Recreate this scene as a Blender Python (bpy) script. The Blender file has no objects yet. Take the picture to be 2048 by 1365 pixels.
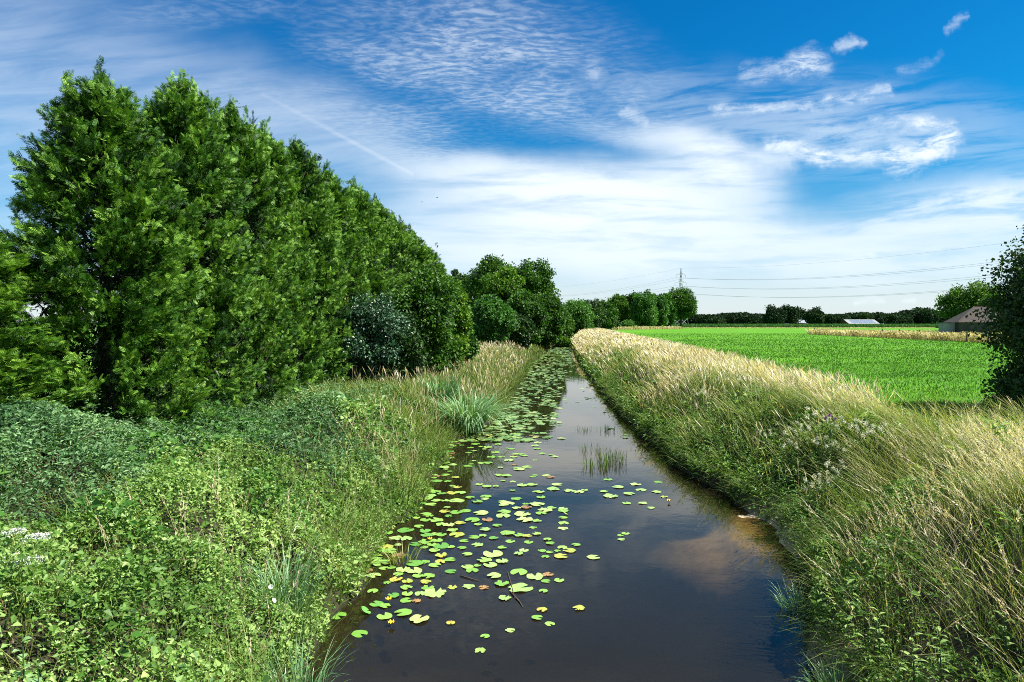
import bpy, math, random
import numpy as np
from mathutils import Vector, Matrix
R = math.radians
S = bpy.context.scene
C = S.collection
PI = math.pi

# ------------------------------------------------------------------ camera
CAM_H = 4.2
F = 1365.0                      # focal length in photograph pixels
HOR = 646.0                     # horizon row
cd = bpy.data.cameras.new('camera')
cam = bpy.data.objects.new('camera', cd)
C.objects.link(cam)
cam.location = (0, 0, CAM_H)
cam.rotation_euler = (R(90) - math.atan((682.5 - HOR) / F), 0, 0)
cd.sensor_width = 36
cd.lens = 24
cd.clip_start = 0.1
cd.clip_end = 20000
S.camera = cam

# ------------------------------------------------------------------ sun and exposure
SUN_DIR = Vector((0.82, -0.12, 0.98)).normalized()      # towards the sun
sun_el = math.asin(SUN_DIR.z)
sun_rot = math.atan2(SUN_DIR.x, SUN_DIR.y)
ld = bpy.data.lights.new('sun', 'SUN')
ld.energy = 5.0
ld.angle = R(0.5)
ld.color = (1.0, 0.95, 0.86)
lo = bpy.data.objects.new('sun', ld)
C.objects.link(lo)
lo.rotation_euler = SUN_DIR.to_track_quat('Z', 'Y').to_euler()
S.view_settings.view_transform = 'Standard'
S.view_settings.look = 'None'
S.view_settings.exposure = 1.4
S.view_settings.gamma = 1.0
try:
    S.cycles.max_bounces = 8
    S.cycles.transparent_max_bounces = 8
    S.cycles.diffuse_bounces = 2
    S.cycles.glossy_bounces = 2
    S.cycles.caustics_reflective = False
    S.cycles.caustics_refractive = False
    S.cycles.use_denoising = False
    S.cycles.filter_width = 1.0
    S.cycles.sample_clamp_indirect = 4.0
except Exception:
    pass


class NT:
    """small node-tree writer"""
    def __init__(s, tree):
        s.t = tree
        s.t.nodes.clear()

    def n(s, kind, **kw):
        nd = s.t.nodes.new(kind)
        for k, v in kw.items():
            setattr(nd, k, v)
        return nd

    def link(s, a, b):
        s.t.links.new(a, b)

    def put(s, sock, v):
        if isinstance(v, bpy.types.NodeSocket):
            s.t.links.new(v, sock)
        elif v is not None:
            sock.default_value = v

    def m(s, op, a, b=None, c=None, clamp=False):
        nd = s.n('ShaderNodeMath', operation=op, use_clamp=clamp)
        s.put(nd.inputs[0], a)
        if b is not None: s.put(nd.inputs[1], b)
        if c is not None: s.put(nd.inputs[2], c)
        return nd.outputs[0]

    def ss(s, x, a, b, lo=0.0, hi=1.0):
        """smoothstep of x from a to b"""
        nd = s.n('ShaderNodeMapRange', interpolation_type='SMOOTHSTEP')
        s.put(nd.inputs['Value'], x)
        if a < b:
            vals = (a, b, lo, hi)
        else:
            vals = (b, a, hi, lo)
        for i, v in enumerate(vals): nd.inputs[i + 1].default_value = v
        return nd.outputs[0]

    def noise(s, vec, scale, detail=3, rough=0.5, dist=0.0):
        nd = s.n('ShaderNodeTexNoise')
        if vec is not None: s.put(nd.inputs['Vector'], vec)
        nd.inputs['Scale'].default_value = scale
        nd.inputs['Detail'].default_value = detail
        nd.inputs['Roughness'].default_value = rough
        nd.inputs['Distortion'].default_value = dist
        return nd.outputs[0]

    def xyz(s, x, y, z):
        nd = s.n('ShaderNodeCombineXYZ')
        s.put(nd.inputs[0], x); s.put(nd.inputs[1], y); s.put(nd.inputs[2], z)
        return nd.outputs[0]

    def mix(s, f, a, b, blend='MIX'):
        nd = s.n('ShaderNodeMix', data_type='RGBA', blend_type=blend)
        s.put(nd.inputs[0], f)
        for i, v in ((6, a), (7, b)):
            if isinstance(v, bpy.types.NodeSocket): s.link(v, nd.inputs[i])
            else: nd.inputs[i].default_value = (*v, 1)
        return nd.outputs[2]

    def ramp(s, f, stops, interp='LINEAR'):
        nd = s.n('ShaderNodeValToRGB')
        nd.color_ramp.interpolation = interp
        e = nd.color_ramp.elements
        while len(e) < len(stops): e.new(0.5)
        for i, (p, c) in enumerate(stops):
            e[i].position = p
            e[i].color = (*c, 1)
        s.put(nd.inputs[0], f)
        return nd.outputs[0]


# ------------------------------------------------------------------ world: Nishita sky with cirrus sheets
SKY_STRENGTH = 0.05
w = bpy.data.worlds.new('World')
S.world = w
w.use_nodes = True
g = NT(w.node_tree)
sky = g.n('ShaderNodeTexSky', sky_type='NISHITA', sun_disc=False)
sky.sun_elevation = sun_el
sky.sun_rotation = sun_rot
sky.altitude = 0
sky.air_density = 1.0
sky.dust_density = 0.6
sky.ozone_density = 2.0
tc = g.n('ShaderNodeTexCoord')
sp = g.n('ShaderNodeSeparateXYZ')
g.link(tc.outputs['Generated'], sp.inputs[0])
dx, dy, dz = sp.outputs
yc = g.m('MAXIMUM', dy, 0.03)
u0 = g.m('DIVIDE', dx, yc)
v0 = g.m('DIVIDE', dz, yc)
zc = g.m('MAXIMUM', dz, 0.03)
plane = g.xyz(g.m('DIVIDE', dx, zc), g.m('DIVIDE', dy, zc), 0.0)      # position on the cloud layer
uv = g.xyz(u0, v0, 0.0)
wa = g.n('ShaderNodeTexNoise'); g.link(uv, wa.inputs['Vector'])
wa.inputs['Scale'].default_value = 5.0; wa.inputs['Detail'].default_value = 5
wsep = g.n('ShaderNodeSeparateColor'); g.link(wa.outputs['Color'], wsep.inputs[0])
WA = 0.10
u = g.m('ADD', u0, g.m('MULTIPLY', g.m('SUBTRACT', wsep.outputs[0], 0.5), WA * 1.6))
v = g.m('ADD', v0, g.m('MULTIPLY', g.m('SUBTRACT', wsep.outputs[1], 0.5), WA * 0.7))
wb = g.n('ShaderNodeTexNoise'); g.link(uv, wb.inputs['Vector'])
wb.inputs['Scale'].default_value = 16.0; wb.inputs['Detail'].default_value = 7; wb.inputs['Roughness'].default_value = 0.65
wsb = g.n('ShaderNodeSeparateColor'); g.link(wb.outputs['Color'], wsb.inputs[0])
ufine = g.m('ADD', u0, g.m('MULTIPLY', g.m('SUBTRACT', wsb.outputs[0], 0.5), 0.075))
vfine = g.m('ADD', v0, g.m('MULTIPLY', g.m('SUBTRACT', wsb.outputs[1], 0.5), 0.040))


def UV(x, y):
    return (x - 1024) / F, (HOR - y) / F


def ellipse(x, y, rx, ry, rot=0.0, inner=0.4, uu=None, vv=None):
    uu = uu or u; vv = vv or v
    cu, cv = UV(x, y)
    du = g.m('SUBTRACT', uu, cu); dv = g.m('SUBTRACT', vv, cv)
    c, s_ = math.cos(R(rot)), math.sin(R(rot))
    a = g.m('ADD', g.m('MULTIPLY', du, c * F / rx), g.m('MULTIPLY', dv, s_ * F / rx))
    b = g.m('SUBTRACT', g.m('MULTIPLY', dv, c * F / ry), g.m('MULTIPLY', du, s_ * F / ry))
    d = g.m('SQRT', g.m('ADD', g.m('MULTIPLY', a, a), g.m('MULTIPLY', b, b)))
    return g.ss(d, 1.0, inner)


def streak(x0, y0, x1, y1, r, uu=None, vv=None, inner=0.0):
    uu = uu or ufine; vv = vv or vfine
    a0, b0 = UV(x0, y0); a1, b1 = UV(x1, y1)
    L2 = (a1 - a0) ** 2 + (b1 - b0) ** 2
    pu = g.m('SUBTRACT', uu, a0); pv = g.m('SUBTRACT', vv, b0)
    t = g.m('ADD', g.m('MULTIPLY', pu, (a1 - a0) / L2), g.m('MULTIPLY', pv, (b1 - b0) / L2), clamp=True)
    eu = g.m('SUBTRACT', pu, g.m('MULTIPLY', t, a1 - a0))
    ev = g.m('SUBTRACT', pv, g.m('MULTIPLY', t, b1 - b0))
    d = g.m('SQRT', g.m('ADD', g.m('MULTIPLY', eu, eu), g.m('MULTIPLY', ev, ev)))
    return g.ss(d, r / F, r * inner / F)


def scl(x, k): return g.m('MULTIPLY', x, k)
def screen(*xs):
    r = None
    for x in xs:
        i = g.m('SUBTRACT', 1.0, x, clamp=True)
        r = i if r is None else g.m('MULTIPLY', r, i)
    return g.m('SUBTRACT', 1.0, r, clamp=True)


front = g.ss(dy, 0.0, 0.2)
fib = g.noise(g.xyz(g.m('MULTIPLY', u0, 1.6), g.m('ADD', g.m('MULTIPLY', v0, 11.0), g.m('MULTIPLY', u0, -1.3)), 0.0), 3.2, 7, 0.62, 0.5)   # long fibres
fib2 = g.noise(g.xyz(g.m('MULTIPLY', u0, 2.2), g.m('MULTIPLY', v0, 16.0), 3.7), 2.4, 6, 0.6, 0.3)
wpl = g.n('ShaderNodeTexNoise'); g.link(plane, wpl.inputs['Vector']); wpl.inputs['Scale'].default_value = 3.0; wpl.inputs['Detail'].default_value = 3
pl2 = g.n('ShaderNodeVectorMath', operation='MULTIPLY_ADD'); g.link(wpl.outputs['Color'], pl2.inputs[0]); pl2.inputs[1].default_value = (0.16, 0.16, 0); g.link(plane, pl2.inputs[2])
mpr = g.n('ShaderNodeMapping'); g.link(pl2.outputs[0], mpr.inputs[0]); mpr.inputs['Rotation'].default_value = (0, 0, R(25)); mpr.inputs['Scale'].default_value = (0.75, 1.35, 1)
cells = g.ss(g.noise(mpr.outputs[0], 24.0, 4, 0.58, 0.2), 0.36, 0.70)
patch = g.ss(g.noise(plane, 1.5, 5, 0.62, 0.4), 0.34, 0.64)
horizon = g.ss(v0, 0.22, 0.0)
# the bright cirrus sheet, pointed at its right end
sheet = screen(scl(ellipse(1180, 405, 520, 118, -3, 0.25), 0.95), scl(ellipse(1420, 338, 225, 92, -14, 0.0), 0.98), scl(streak(1440, 300, 1560, 322, 42), 0.5), scl(ellipse(1330, 285, 240, 42, -8, 0.0), 0.55),
               scl(ellipse(930, 350, 300, 55, -7, 0.0), 0.5), scl(ellipse(1150, 480, 800, 90, 0, 0.2), 0.6))
sheet = g.m('MULTIPLY', sheet, g.ss(fib2, 0.25, 0.60, 0.55, 1.05))
right_band = g.m('MULTIPLY', scl(ellipse(2000, 420, 560, 85, 6, 0.2), 0.80), g.ss(fib, 0.34, 0.60, 0.25, 1.0))
low_band = g.m('MULTIPLY', scl(ellipse(1500, 505, 1100, 85, 0, 0.2), 0.55), g.ss(fib2, 0.34, 0.58, 0.25, 1.0))
# hook-shaped cloud at the right and its small neighbours
hook = screen(scl(streak(1540, 296, 1640, 318, 30), 0.7), scl(streak(1640, 318, 1800, 322, 26), 0.7), scl(streak(1800, 326, 1862, 304, 42), 0.8),
              scl(streak(1862, 304, 1882, 272, 36), 0.7), scl(streak(1882, 272, 1840, 250, 28), 0.6), scl(streak(1840, 250, 1750, 244, 26), 0.42),
              scl(ellipse(1740, 280, 250, 60, 0, 0.0), 0.26))
small = screen(scl(streak(1500, 152, 1640, 140, 34), 0.45), scl(ellipse(1600, 128, 70, 38, 14, 0.0, ufine, vfine), 0.75), scl(streak(1676, 106, 1705, 88, 18), 0.5),
               scl(streak(1420, 226, 1640, 210, 17), 0.6), scl(streak(1640, 202, 1775, 186, 15), 0.5), scl(streak(1800, 145, 1868, 122, 16), 0.2),
               scl(streak(1255, 228, 1300, 248, 17), 0.5), scl(streak(1885, 70, 1915, 44, 13), 0.3), scl(streak(1830, 410, 2010, 382, 20), 0.4),
               scl(streak(1290, 551, 1330, 550, 9), 0.5), scl(streak(1710, 511, 1755, 512, 10), 0.5), scl(streak(1715, 605, 1760, 604, 10), 0.45), scl(streak(1800, 600, 1825, 599, 8), 0.45),
               scl(ellipse(1185, 150, 40, 30, -20, 0.0, ufine, vfine), 0.4))
soft = g.ss(g.noise(g.xyz(g.m('MULTIPLY', u0, 0.32), g.m('ADD', v0, g.m('MULTIPLY', u0, -0.12)), 0.0), 60.0, 8, 0.72, 0.4), 0.36, 0.62, 0.12, 1.15)
hook = g.m('MULTIPLY', hook, soft); small = scl(g.m('MULTIPLY', small, soft), 0.85)
# thin veil over the left half, with ripples
veil = screen(scl(ellipse(60, 220, 860, 420, -30, 0.1), 0.34), scl(ellipse(620, 270, 560, 150, -24, 0.1), 0.34))
veil = g.m('MULTIPLY', veil, g.ss(fib, 0.25, 0.7, 0.55, 1.15))
rip_mask = screen(scl(ellipse(950, 120, 470, 190, -6, 0.1), 0.9), scl(ellipse(800, 270, 460, 90, -14, 0.1), 0.5), scl(ellipse(1150, 225, 360, 80, -10, 0.1), 0.5), scl(ellipse(430, 20, 300, 50, 0, 0.2), 0.25))
ripples = g.m('MULTIPLY', g.m('MULTIPLY', g.m('ADD', scl(cells, 0.44), 0.16), rip_mask), g.ss(patch, 0.0, 1.0, 0.35, 1.0))
contrail = scl(streak(530, 193, 825, 350, 7.0, u0, v0), 0.22)
contrail = g.m('MULTIPLY', contrail, g.ss(u0, UV(500, 0)[0], UV(760, 0)[0], 0.3, 1.0))
rightveil = g.m('MULTIPLY', scl(ellipse(1650, 260, 760, 150, -6, 0.1), 0.36), g.ss(fib, 0.34, 0.60, 0.05, 1.0))
front_d = screen(sheet, right_band, low_band, hook, small, veil, ripples, contrail, rightveil, scl(horizon, 0.62))
back_d = g.m('ADD', g.m('MULTIPLY', g.ss(g.noise(plane, 1.1, 6, 0.62, 0.7), 0.44, 0.68), 0.5), scl(g.ss(dz, 0.25, 0.0), 0.6), clamp=True)
back_d = g.m('ADD', back_d, 0.14, clamp=True)
over = g.ss(v0, 0.485, 0.62)                                        # above the photograph's top edge
back_w = g.m('SUBTRACT', 1.0, g.m('MULTIPLY', front, g.m('SUBTRACT', 1.0, over)), clamp=True)
dens = g.m('ADD', g.m('MULTIPLY', back_d, back_w), g.m('MULTIPLY', front_d, g.m('SUBTRACT', 1.0, back_w)), clamp=True)
hs = g.n('ShaderNodeHueSaturation')
hs.inputs['Hue'].default_value = 0.5
hs.inputs['Saturation'].default_value = 1.45
hs.inputs['Value'].default_value = 0.84
g.link(sky.outputs[0], hs.inputs['Color'])
blue = g.mix(1.0, hs.outputs[0], g.mix(g.ss(dz, 0.24, 0.02), (0.10, 1.04, 1.22), (0.78, 0.98, 1.22)), 'MULTIPLY')
CW = 8.2
colr = g.mix(dens, blue, (CW * 0.90, CW * 0.99, CW * 1.06))
bg = g.n('ShaderNodeBackground')
bg.inputs['Strength'].default_value = SKY_STRENGTH
g.link(colr, bg.inputs['Color'])
wo = g.n('ShaderNodeOutputWorld')
g.link(bg.outputs[0], wo.inputs[0])

# ------------------------------------------------------------------ helpers
rng = np.random.default_rng(11)
random.seed(4)


def setp(o, label=None, cat=None, group=None, kind=None):
    if label: o['label'] = label
    if cat: o['category'] = cat
    if group: o['group'] = group
    if kind: o['kind'] = kind
    return o


def empty(name, loc, label, cat, group=None, rz=0.0, scale=1.0):
    o = bpy.data.objects.new(name, None)
    o.empty_display_size = 0.3
    o.location = loc
    o.rotation_euler = (0, 0, rz)
    o.scale = (scale,) * 3 if not isinstance(scale, tuple) else scale
    C.objects.link(o)
    return setp(o, label, cat, group)


def raw_mesh(name, verts, faces_flat, nper, mat, tint=None, smooth=False, attrs=None):
    """verts (n,3); faces_flat: 1-D vertex indices; nper: vertices per face (int or array)"""
    me = bpy.data.meshes.new(name)
    verts = np.asarray(verts, dtype=np.float32).reshape(-1, 3)
    ff = np.asarray(faces_flat, dtype=np.int32).ravel()
    if np.isscalar(nper):
        nf = len(ff) // nper
        tot = np.full(nf, nper, dtype=np.int32)
    else:
        tot = np.asarray(nper, dtype=np.int32); nf = len(tot)
    start = np.concatenate(([0], np.cumsum(tot)[:-1])).astype(np.int32)
    me.vertices.add(len(verts)); me.vertices.foreach_set('co', verts.ravel())
    me.loops.add(len(ff)); me.loops.foreach_set('vertex_index', ff)
    me.polygons.add(nf); me.polygons.foreach_set('loop_start', start)
    me.polygons.foreach_set('loop_total', tot)
    me.polygons.foreach_set('use_smooth', np.full(nf, smooth, dtype=bool))
    at = dict(attrs or {})
    if tint is not None: at['tint'] = tint
    for k, a in at.items():
        x = me.attributes.new(k, 'FLOAT', 'POINT')
        x.data.foreach_set('value', np.asarray(a, dtype=np.float32).ravel())
    me.update(calc_edges=True)
    if mat is not None: me.materials.append(mat)
    return me


def link(name, me, parent=None, loc=None):
    o = bpy.data.objects.new(name, me)
    C.objects.link(o)
    if parent is not None: o.parent = parent
    if loc is not None: o.location = loc
    return o


def copy_thing(o, loc, rz=None, scale=None, label=None, group=None):
    r = o.copy(); C.objects.link(r); r.location = loc
    if rz is not None: r.rotation_euler = (0, 0, rz)
    if scale is not None: r.scale = scale if isinstance(scale, tuple) else (scale,) * 3
    if label: r['label'] = label
    if group: r['group'] = group
    for ch in o.children:
        c = ch.copy(); C.objects.link(c); c.parent = r
        for gg in ch.children:
            d = gg.copy(); C.objects.link(d); d.parent = c
    return r


class MB:
    """collects simple solids into one mesh"""
    def __init__(s): s.v = []; s.f = []
    def add(s, vs, fs):
        b = len(s.v); s.v += [tuple(p) for p in vs]; s.f += [tuple(i + b for i in f) for f in fs]
    def box(s, c, size, rz=0.0, taper=1.0):
        x, y, z = [k / 2 for k in size]
        vs = []
        for zz, t in ((-z, 1), (z, taper)):
            for a, b in ((-x, -y), (x, -y), (x, y), (-x, y)):
                a, b = a * t, b * t
                vs.append((c[0] + a * math.cos(rz) - b * math.sin(rz), c[1] + a * math.sin(rz) + b * math.cos(rz), c[2] + zz))
        s.add(vs, [(3, 2, 1, 0), (4, 5, 6, 7), (0, 1, 5, 4), (1, 2, 6, 5), (2, 3, 7, 6), (3, 0, 4, 7)])
        return s
    def tube(s, pts, radii, n=6, cap=True):
        pts = [Vector(p) for p in pts]
        if not hasattr(radii, '__len__'): radii = [radii] * len(pts)
        b = len(s.v)
        for i, p in enumerate(pts):
            d = (pts[min(i + 1, len(pts) - 1)] - pts[max(i - 1, 0)]).normalized()
            ref = Vector((0, 0, 1)) if abs(d.z) < 0.9 else Vector((1, 0, 0))
            a = d.cross(ref).normalized(); c = d.cross(a)
            for k in range(n):
                t = 2 * PI * k / n
                s.v.append(tuple(p + (a * math.cos(t) + c * math.sin(t)) * radii[i]))
        for i in range(len(pts) - 1):
            for k in range(n):
                k2 = (k + 1) % n
                s.f.append((b + i * n + k, b + i * n + k2, b + (i + 1) * n + k2, b + (i + 1) * n + k))
        if cap:
            s.f.append(tuple(b + k for k in range(n))[::-1])
            s.f.append(tuple(b + (len(pts) - 1) * n + k for k in range(n)))
        return s
    def mesh(s, name, mat, smooth=False):
        ff = [i for f in s.f for i in f]
        return raw_mesh(name, np.array(s.v), ff, np.array([len(f) for f in s.f]), mat, smooth=smooth)
    def obj(s, name, mat, parent=None, smooth=False):
        return link(name, s.mesh(name, mat, smooth), parent)


def hash2(ix, iy, seed=0):
    h = (ix.astype(np.int64) * 374761393 + iy.astype(np.int64) * 668265263 + seed * 974634777) & 0xffffffff
    h = ((h ^ (h >> 13)) * 1274126177) & 0xffffffff
    return ((h ^ (h >> 16)) & 0xffff) / 65535.0


def vnoise(x, y, scale, seed=0, octaves=3):
    x = np.asarray(x, float) * scale; y = np.asarray(y, float) * scale
    out = 0; amp = 1; tot = 0
    for o in range(octaves):
        ix = np.floor(x); iy = np.floor(y); fx = x - ix; fy = y - iy
        fx = fx * fx * (3 - 2 * fx); fy = fy * fy * (3 - 2 * fy)
        a = hash2(ix, iy, seed + o); b = hash2(ix + 1, iy, seed + o)
        c = hash2(ix, iy + 1, seed + o); d = hash2(ix + 1, iy + 1, seed + o)
        out = out + amp * ((a * (1 - fx) + b * fx) * (1 - fy) + (c * (1 - fx) + d * fx) * fy)
        tot += amp; amp *= 0.5; x = x * 2.03; y = y * 2.03
    return out / tot


def sstep(x, a, b):
    t = np.clip((x - a) / (b - a), 0, 1)
    return t * t * (3 - 2 * t)


# stream edges (metres)
_YL = np.array([-30, 4, 8, 11.4, 15.8, 20, 23.5, 26, 28.4, 35, 43, 56, 70, 90, 110, 155, 300, 420])
_XL = np.array([-2.9, -2.6, -2.45, -2.55, -2.2, -2.15, -2.1, -1.5, -0.9, -0.4, 0.2, 1.1, 1.9, 3.9, 6.0, 10.5, 24, 36])
_YR = np.array([-30, 8, 10.4, 13, 13.9, 14.8, 17.5, 20.3, 25.8, 33, 49, 80, 122, 155, 300, 420])
_XR = np.array([3.3, 3.75, 4.5, 5.3, 5.6, 5.35, 5.05, 4.85, 4.9, 5.05, 5.85, 7.7, 10.6, 14, 27, 39])
def XL(y): return np.interp(y, _YL, _XL) + 0.12 * np.sin(np.asarray(y) * 1.3) + 0.07 * np.sin(np.asarray(y) * 3.1)
def XR(y): return np.interp(y, _YR, _XR) + 0.10 * np.sin(np.asarray(y) * 1.1 + 2) + 0.06 * np.sin(np.asarray(y) * 2.7)
def XF(y): return 7.4 + 0.088 * np.asarray(y)             # where the mown field begins
FIELD_Z = 1.8


def ground(x, y):
    x = np.asarray(x, float); y = np.asarray(y, float)
    xl = XL(y); xr = XR(y)
    sl = xl - x; sr = x - xr
    inside = np.minimum(x - xl, xr - x)
    bed = -0.85 * sstep(inside, -0.1, 1.3)
    shoal = np.exp(-(((x - 4.4) / 1.5) ** 2 + ((y - 13.4) / 1.6) ** 2))
    bed = bed + 0.72 * shoal + 0.30 * np.exp(-(((x - 3.6) / 0.7) ** 2 + ((y - 8.2) / 1.0) ** 2))
    bed = np.minimum(bed, -0.045 * sstep(inside, 0.0, 0.3)) + 0.066 * np.exp(-(((x - 5.0) / 0.28) ** 2 + ((y - 14.65) / 0.22) ** 2))
    zl = 0.16 * sstep(sl, -0.02, 0.12) + 1.14 * sstep(sl, 0.0, 2.8) + 0.2 * sstep(sl, 3, 14)
    edge = 1 - 0.75 * np.exp(-(((x - 5.3) / 0.35) ** 2 + ((y - 14.6) / 0.45) ** 2))
    zr = edge * 0.30 * sstep(sr, -0.02, 0.14) + (FIELD_Z - 0.3) * sstep(sr, 0.0, 3.0)
    z = np.where(sl > 0, zl, np.where(sr > 0, zr, bed))
    bump = (vnoise(x, y, 0.9, 5) - 0.5) * 0.22 * sstep(np.maximum(sl, sr), 0.1, 1.5) * (1 - sstep(np.abs(x), 60, 90))
    bump = np.where(x > XF(y) - 0.6, bump * 0.25, bump)
    return z + bump


# ------------------------------------------------------------------ materials
def new_mat(name):
    m = bpy.data.materials.new(name); m.use_nodes = True
    return m, NT(m.node_tree)


def leaf_mat(name, stops, trans=0.3, rough=0.5, spec=0.3, vary=0.0, tcol=1.25):
    m, q = new_mat(name)
    a = q.n('ShaderNodeAttribute', attribute_name='tint')
    f = a.outputs['Fac']
    if vary:
        oi = q.n('ShaderNodeObjectInfo')
        f = q.m('ADD', f, q.m('MULTIPLY', q.m('SUBTRACT', oi.outputs['Random'], 0.5), vary), clamp=True)
    col = q.ramp(f, [(a_, tuple(0.80 * k_ for k_ in c_)) for a_, c_ in stops])
    p = q.n('ShaderNodeBsdfPrincipled')
    q.link(col, p.inputs['Base Color'])
    p.inputs['Roughness'].default_value = rough
    p.inputs['Specular IOR Level'].default_value = spec
    t = q.n('ShaderNodeBsdfTranslucent')
    tcn = q.mix(1.0, col, (tcol, tcol * 1.05, tcol * 0.5), 'MULTIPLY')
    q.link(tcn, t.inputs['Color'])
    mx = q.n('ShaderNodeMixShader'); mx.inputs[0].default_value = trans
    q.link(p.outputs[0], mx.inputs[1]); q.link(t.outputs[0], mx.inputs[2])
    o = q.n('ShaderNodeOutputMaterial'); q.link(mx.outputs[0], o.inputs[0])
    return m


def plain(name, stops, scale=3.0, rough=0.8, bump=0.3, spec=0.3, detail=5, metallic=0.0, stretch=None):
    m, q = new_mat(name)
    tcx = q.n('ShaderNodeTexCoord')
    vec = tcx.outputs['Object']
    if stretch:
        mp = q.n('ShaderNodeMapping'); q.link(vec, mp.inputs[0]); mp.inputs['Scale'].default_value = stretch
        vec = mp.outputs[0]
    nz = q.noise(vec, scale, detail, 0.6)
    col = q.ramp(q.ss(nz, 0.25, 0.75), stops)
    p = q.n('ShaderNodeBsdfPrincipled')
    q.link(col, p.inputs['Base Color'])
    p.inputs['Roughness'].default_value = rough
    p.inputs['Metallic'].default_value = metallic
    p.inputs['Specular IOR Level'].default_value = spec
    if bump:
        b = q.n('ShaderNodeBump'); b.inputs['Strength'].default_value = bump; b.inputs['Distance'].default_value = 0.05
        q.link(nz, b.inputs['Height']); q.link(b.outputs[0], p.inputs['Normal'])
    o = q.n('ShaderNodeOutputMaterial'); q.link(p.outputs[0], o.inputs[0])
    return m


M = {}
M['bark'] = plain('bark', [(0, (0.035, 0.026, 0.018)), (1, (0.11, 0.085, 0.06))], 9, 0.9, 0.7, stretch=(1, 1, 0.25))
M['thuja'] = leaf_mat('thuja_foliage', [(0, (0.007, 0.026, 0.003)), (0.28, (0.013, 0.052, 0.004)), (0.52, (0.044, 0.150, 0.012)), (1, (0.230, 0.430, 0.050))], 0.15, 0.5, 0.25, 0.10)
M['thuja_brown'] = leaf_mat('browned_thuja', [(0, (0.10, 0.05, 0.02)), (1, (0.20, 0.12, 0.03))], 0.2)
M['nettle'] = leaf_mat('nettle_leaf', [(0, (0.020, 0.070, 0.022)), (0.5, (0.085, 0.20, 0.070)), (1, (0.28, 0.46, 0.20))], 0.3, 0.5, 0.25)
M['bindweed'] = leaf_mat('bindweed_leaf', [(0, (0.035, 0.10, 0.018)), (0.5, (0.150, 0.30, 0.052)), (1, (0.44, 0.60, 0.20))], 0.35, 0.5, 0.25)
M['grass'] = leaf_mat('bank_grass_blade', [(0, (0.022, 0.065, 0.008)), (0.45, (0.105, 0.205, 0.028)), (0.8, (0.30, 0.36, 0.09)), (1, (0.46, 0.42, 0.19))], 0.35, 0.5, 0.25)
M['dry'] = leaf_mat('dry_grass_blade', [(0, (0.15, 0.18, 0.045)), (0.3, (0.40, 0.33, 0.16)), (0.62, (0.70, 0.58, 0.38)), (1, (0.90, 0.84, 0.70))], 0.35, 0.6, 0.2)
M['field'] = leaf_mat('field_grass_blade', [(0, (0.030, 0.115, 0.010)), (0.6, (0.080, 0.225, 0.016)), (1, (0.19, 0.34, 0.04))], 0.3, 0.6, 0.2)
M['sedge'] = leaf_mat('sedge_blade', [(0, (0.045, 0.13, 0.05)), (0.6, (0.16, 0.33, 0.13)), (1, (0.36, 0.54, 0.28))], 0.3, 0.4, 0.4)
M['oak'] = leaf_mat('oak_leaf', [(0, (0.014, 0.052, 0.006)), (0.5, (0.048, 0.140, 0.012)), (1, (0.140, 0.270, 0.026))], 0.3, 0.5, 0.25, 0.2)
M['lime'] = leaf_mat('light_leaf', [(0, (0.022, 0.075, 0.006)), (0.5, (0.075, 0.190, 0.012)), (1, (0.20, 0.34, 0.020))], 0.3, 0.5, 0.25, 0.2)
M['poplar'] = leaf_mat('poplar_leaf', [(0, (0.018, 0.075, 0.012)), (0.5, (0.062, 0.190, 0.024)), (1, (0.15, 0.31, 0.050))], 0.3, 0.5, 0.25, 0.2)
M['holly'] = leaf_mat('glossy_leaf', [(0, (0.014, 0.052, 0.022)), (0.6, (0.040, 0.115, 0.045)), (1, (0.13, 0.24, 0.11))], 0.12, 0.42, 0.5)
M['dark'] = leaf_mat('dark_leaf', [(0, (0.010, 0.036, 0.007)), (0.6, (0.034, 0.095, 0.014)), (1, (0.110, 0.200, 0.032))], 0.2, 0.5, 0.3)
M['farwood'] = leaf_mat('wood_leaf', [(0, (0.010, 0.030, 0.012)), (0.6, (0.026, 0.064, 0.022)), (1, (0.060, 0.110, 0.034))], 0.15, 0.7, 0.1, 0.25)
M['maize'] = leaf_mat('maize_leaf', [(0, (0.016, 0.070, 0.012)), (0.6, (0.045, 0.150, 0.024)), (1, (0.11, 0.24, 0.05))], 0.25, 0.6, 0.2)
M['white_flower'] = plain('cream_petals', [(0, (0.60, 0.61, 0.36)), (1, (0.80, 0.80, 0.62))], 30, 0.8, 0)
M['pure_flower'] = plain('white_petals', [(0, (0.42, 0.46, 0.38)), (1, (0.66, 0.68, 0.62))], 30, 0.8, 0)
M['purple_flower'] = plain('purple_petals', [(0, (0.32, 0.08, 0.36)), (1, (0.50, 0.18, 0.52))], 30, 0.8, 0)
M['yellow_flower'] = plain('yellow_petals', [(0, (0.75, 0.42, 0.01)), (1, (0.85, 0.60, 0.03))], 30, 0.5, 0)
M['twig'] = plain('dead_twig', [(0, (0.05, 0.035, 0.025)), (1, (0.14, 0.10, 0.07))], 12, 0.9, 0.3)
M['steel'] = plain('galvanised_steel', [(0, (0.20, 0.25, 0.27)), (1, (0.30, 0.35, 0.37))], 2, 0.6, 0, metallic=0.2)
M['cable'] = plain('cable_metal', [(0, (0.16, 0.20, 0.24)), (1, (0.20, 0.24, 0.28))], 2, 0.6, 0)
M['glass_ins'] = plain('insulator_glass', [(0, (0.10, 0.16, 0.18)), (1, (0.18, 0.24, 0.26))], 2, 0.3, 0)
M['post'] = plain('weathered_post', [(0, (0.06, 0.045, 0.035)), (1, (0.19, 0.15, 0.11))], 8, 0.9, 0.5, stretch=(1, 1, 0.2))
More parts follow.
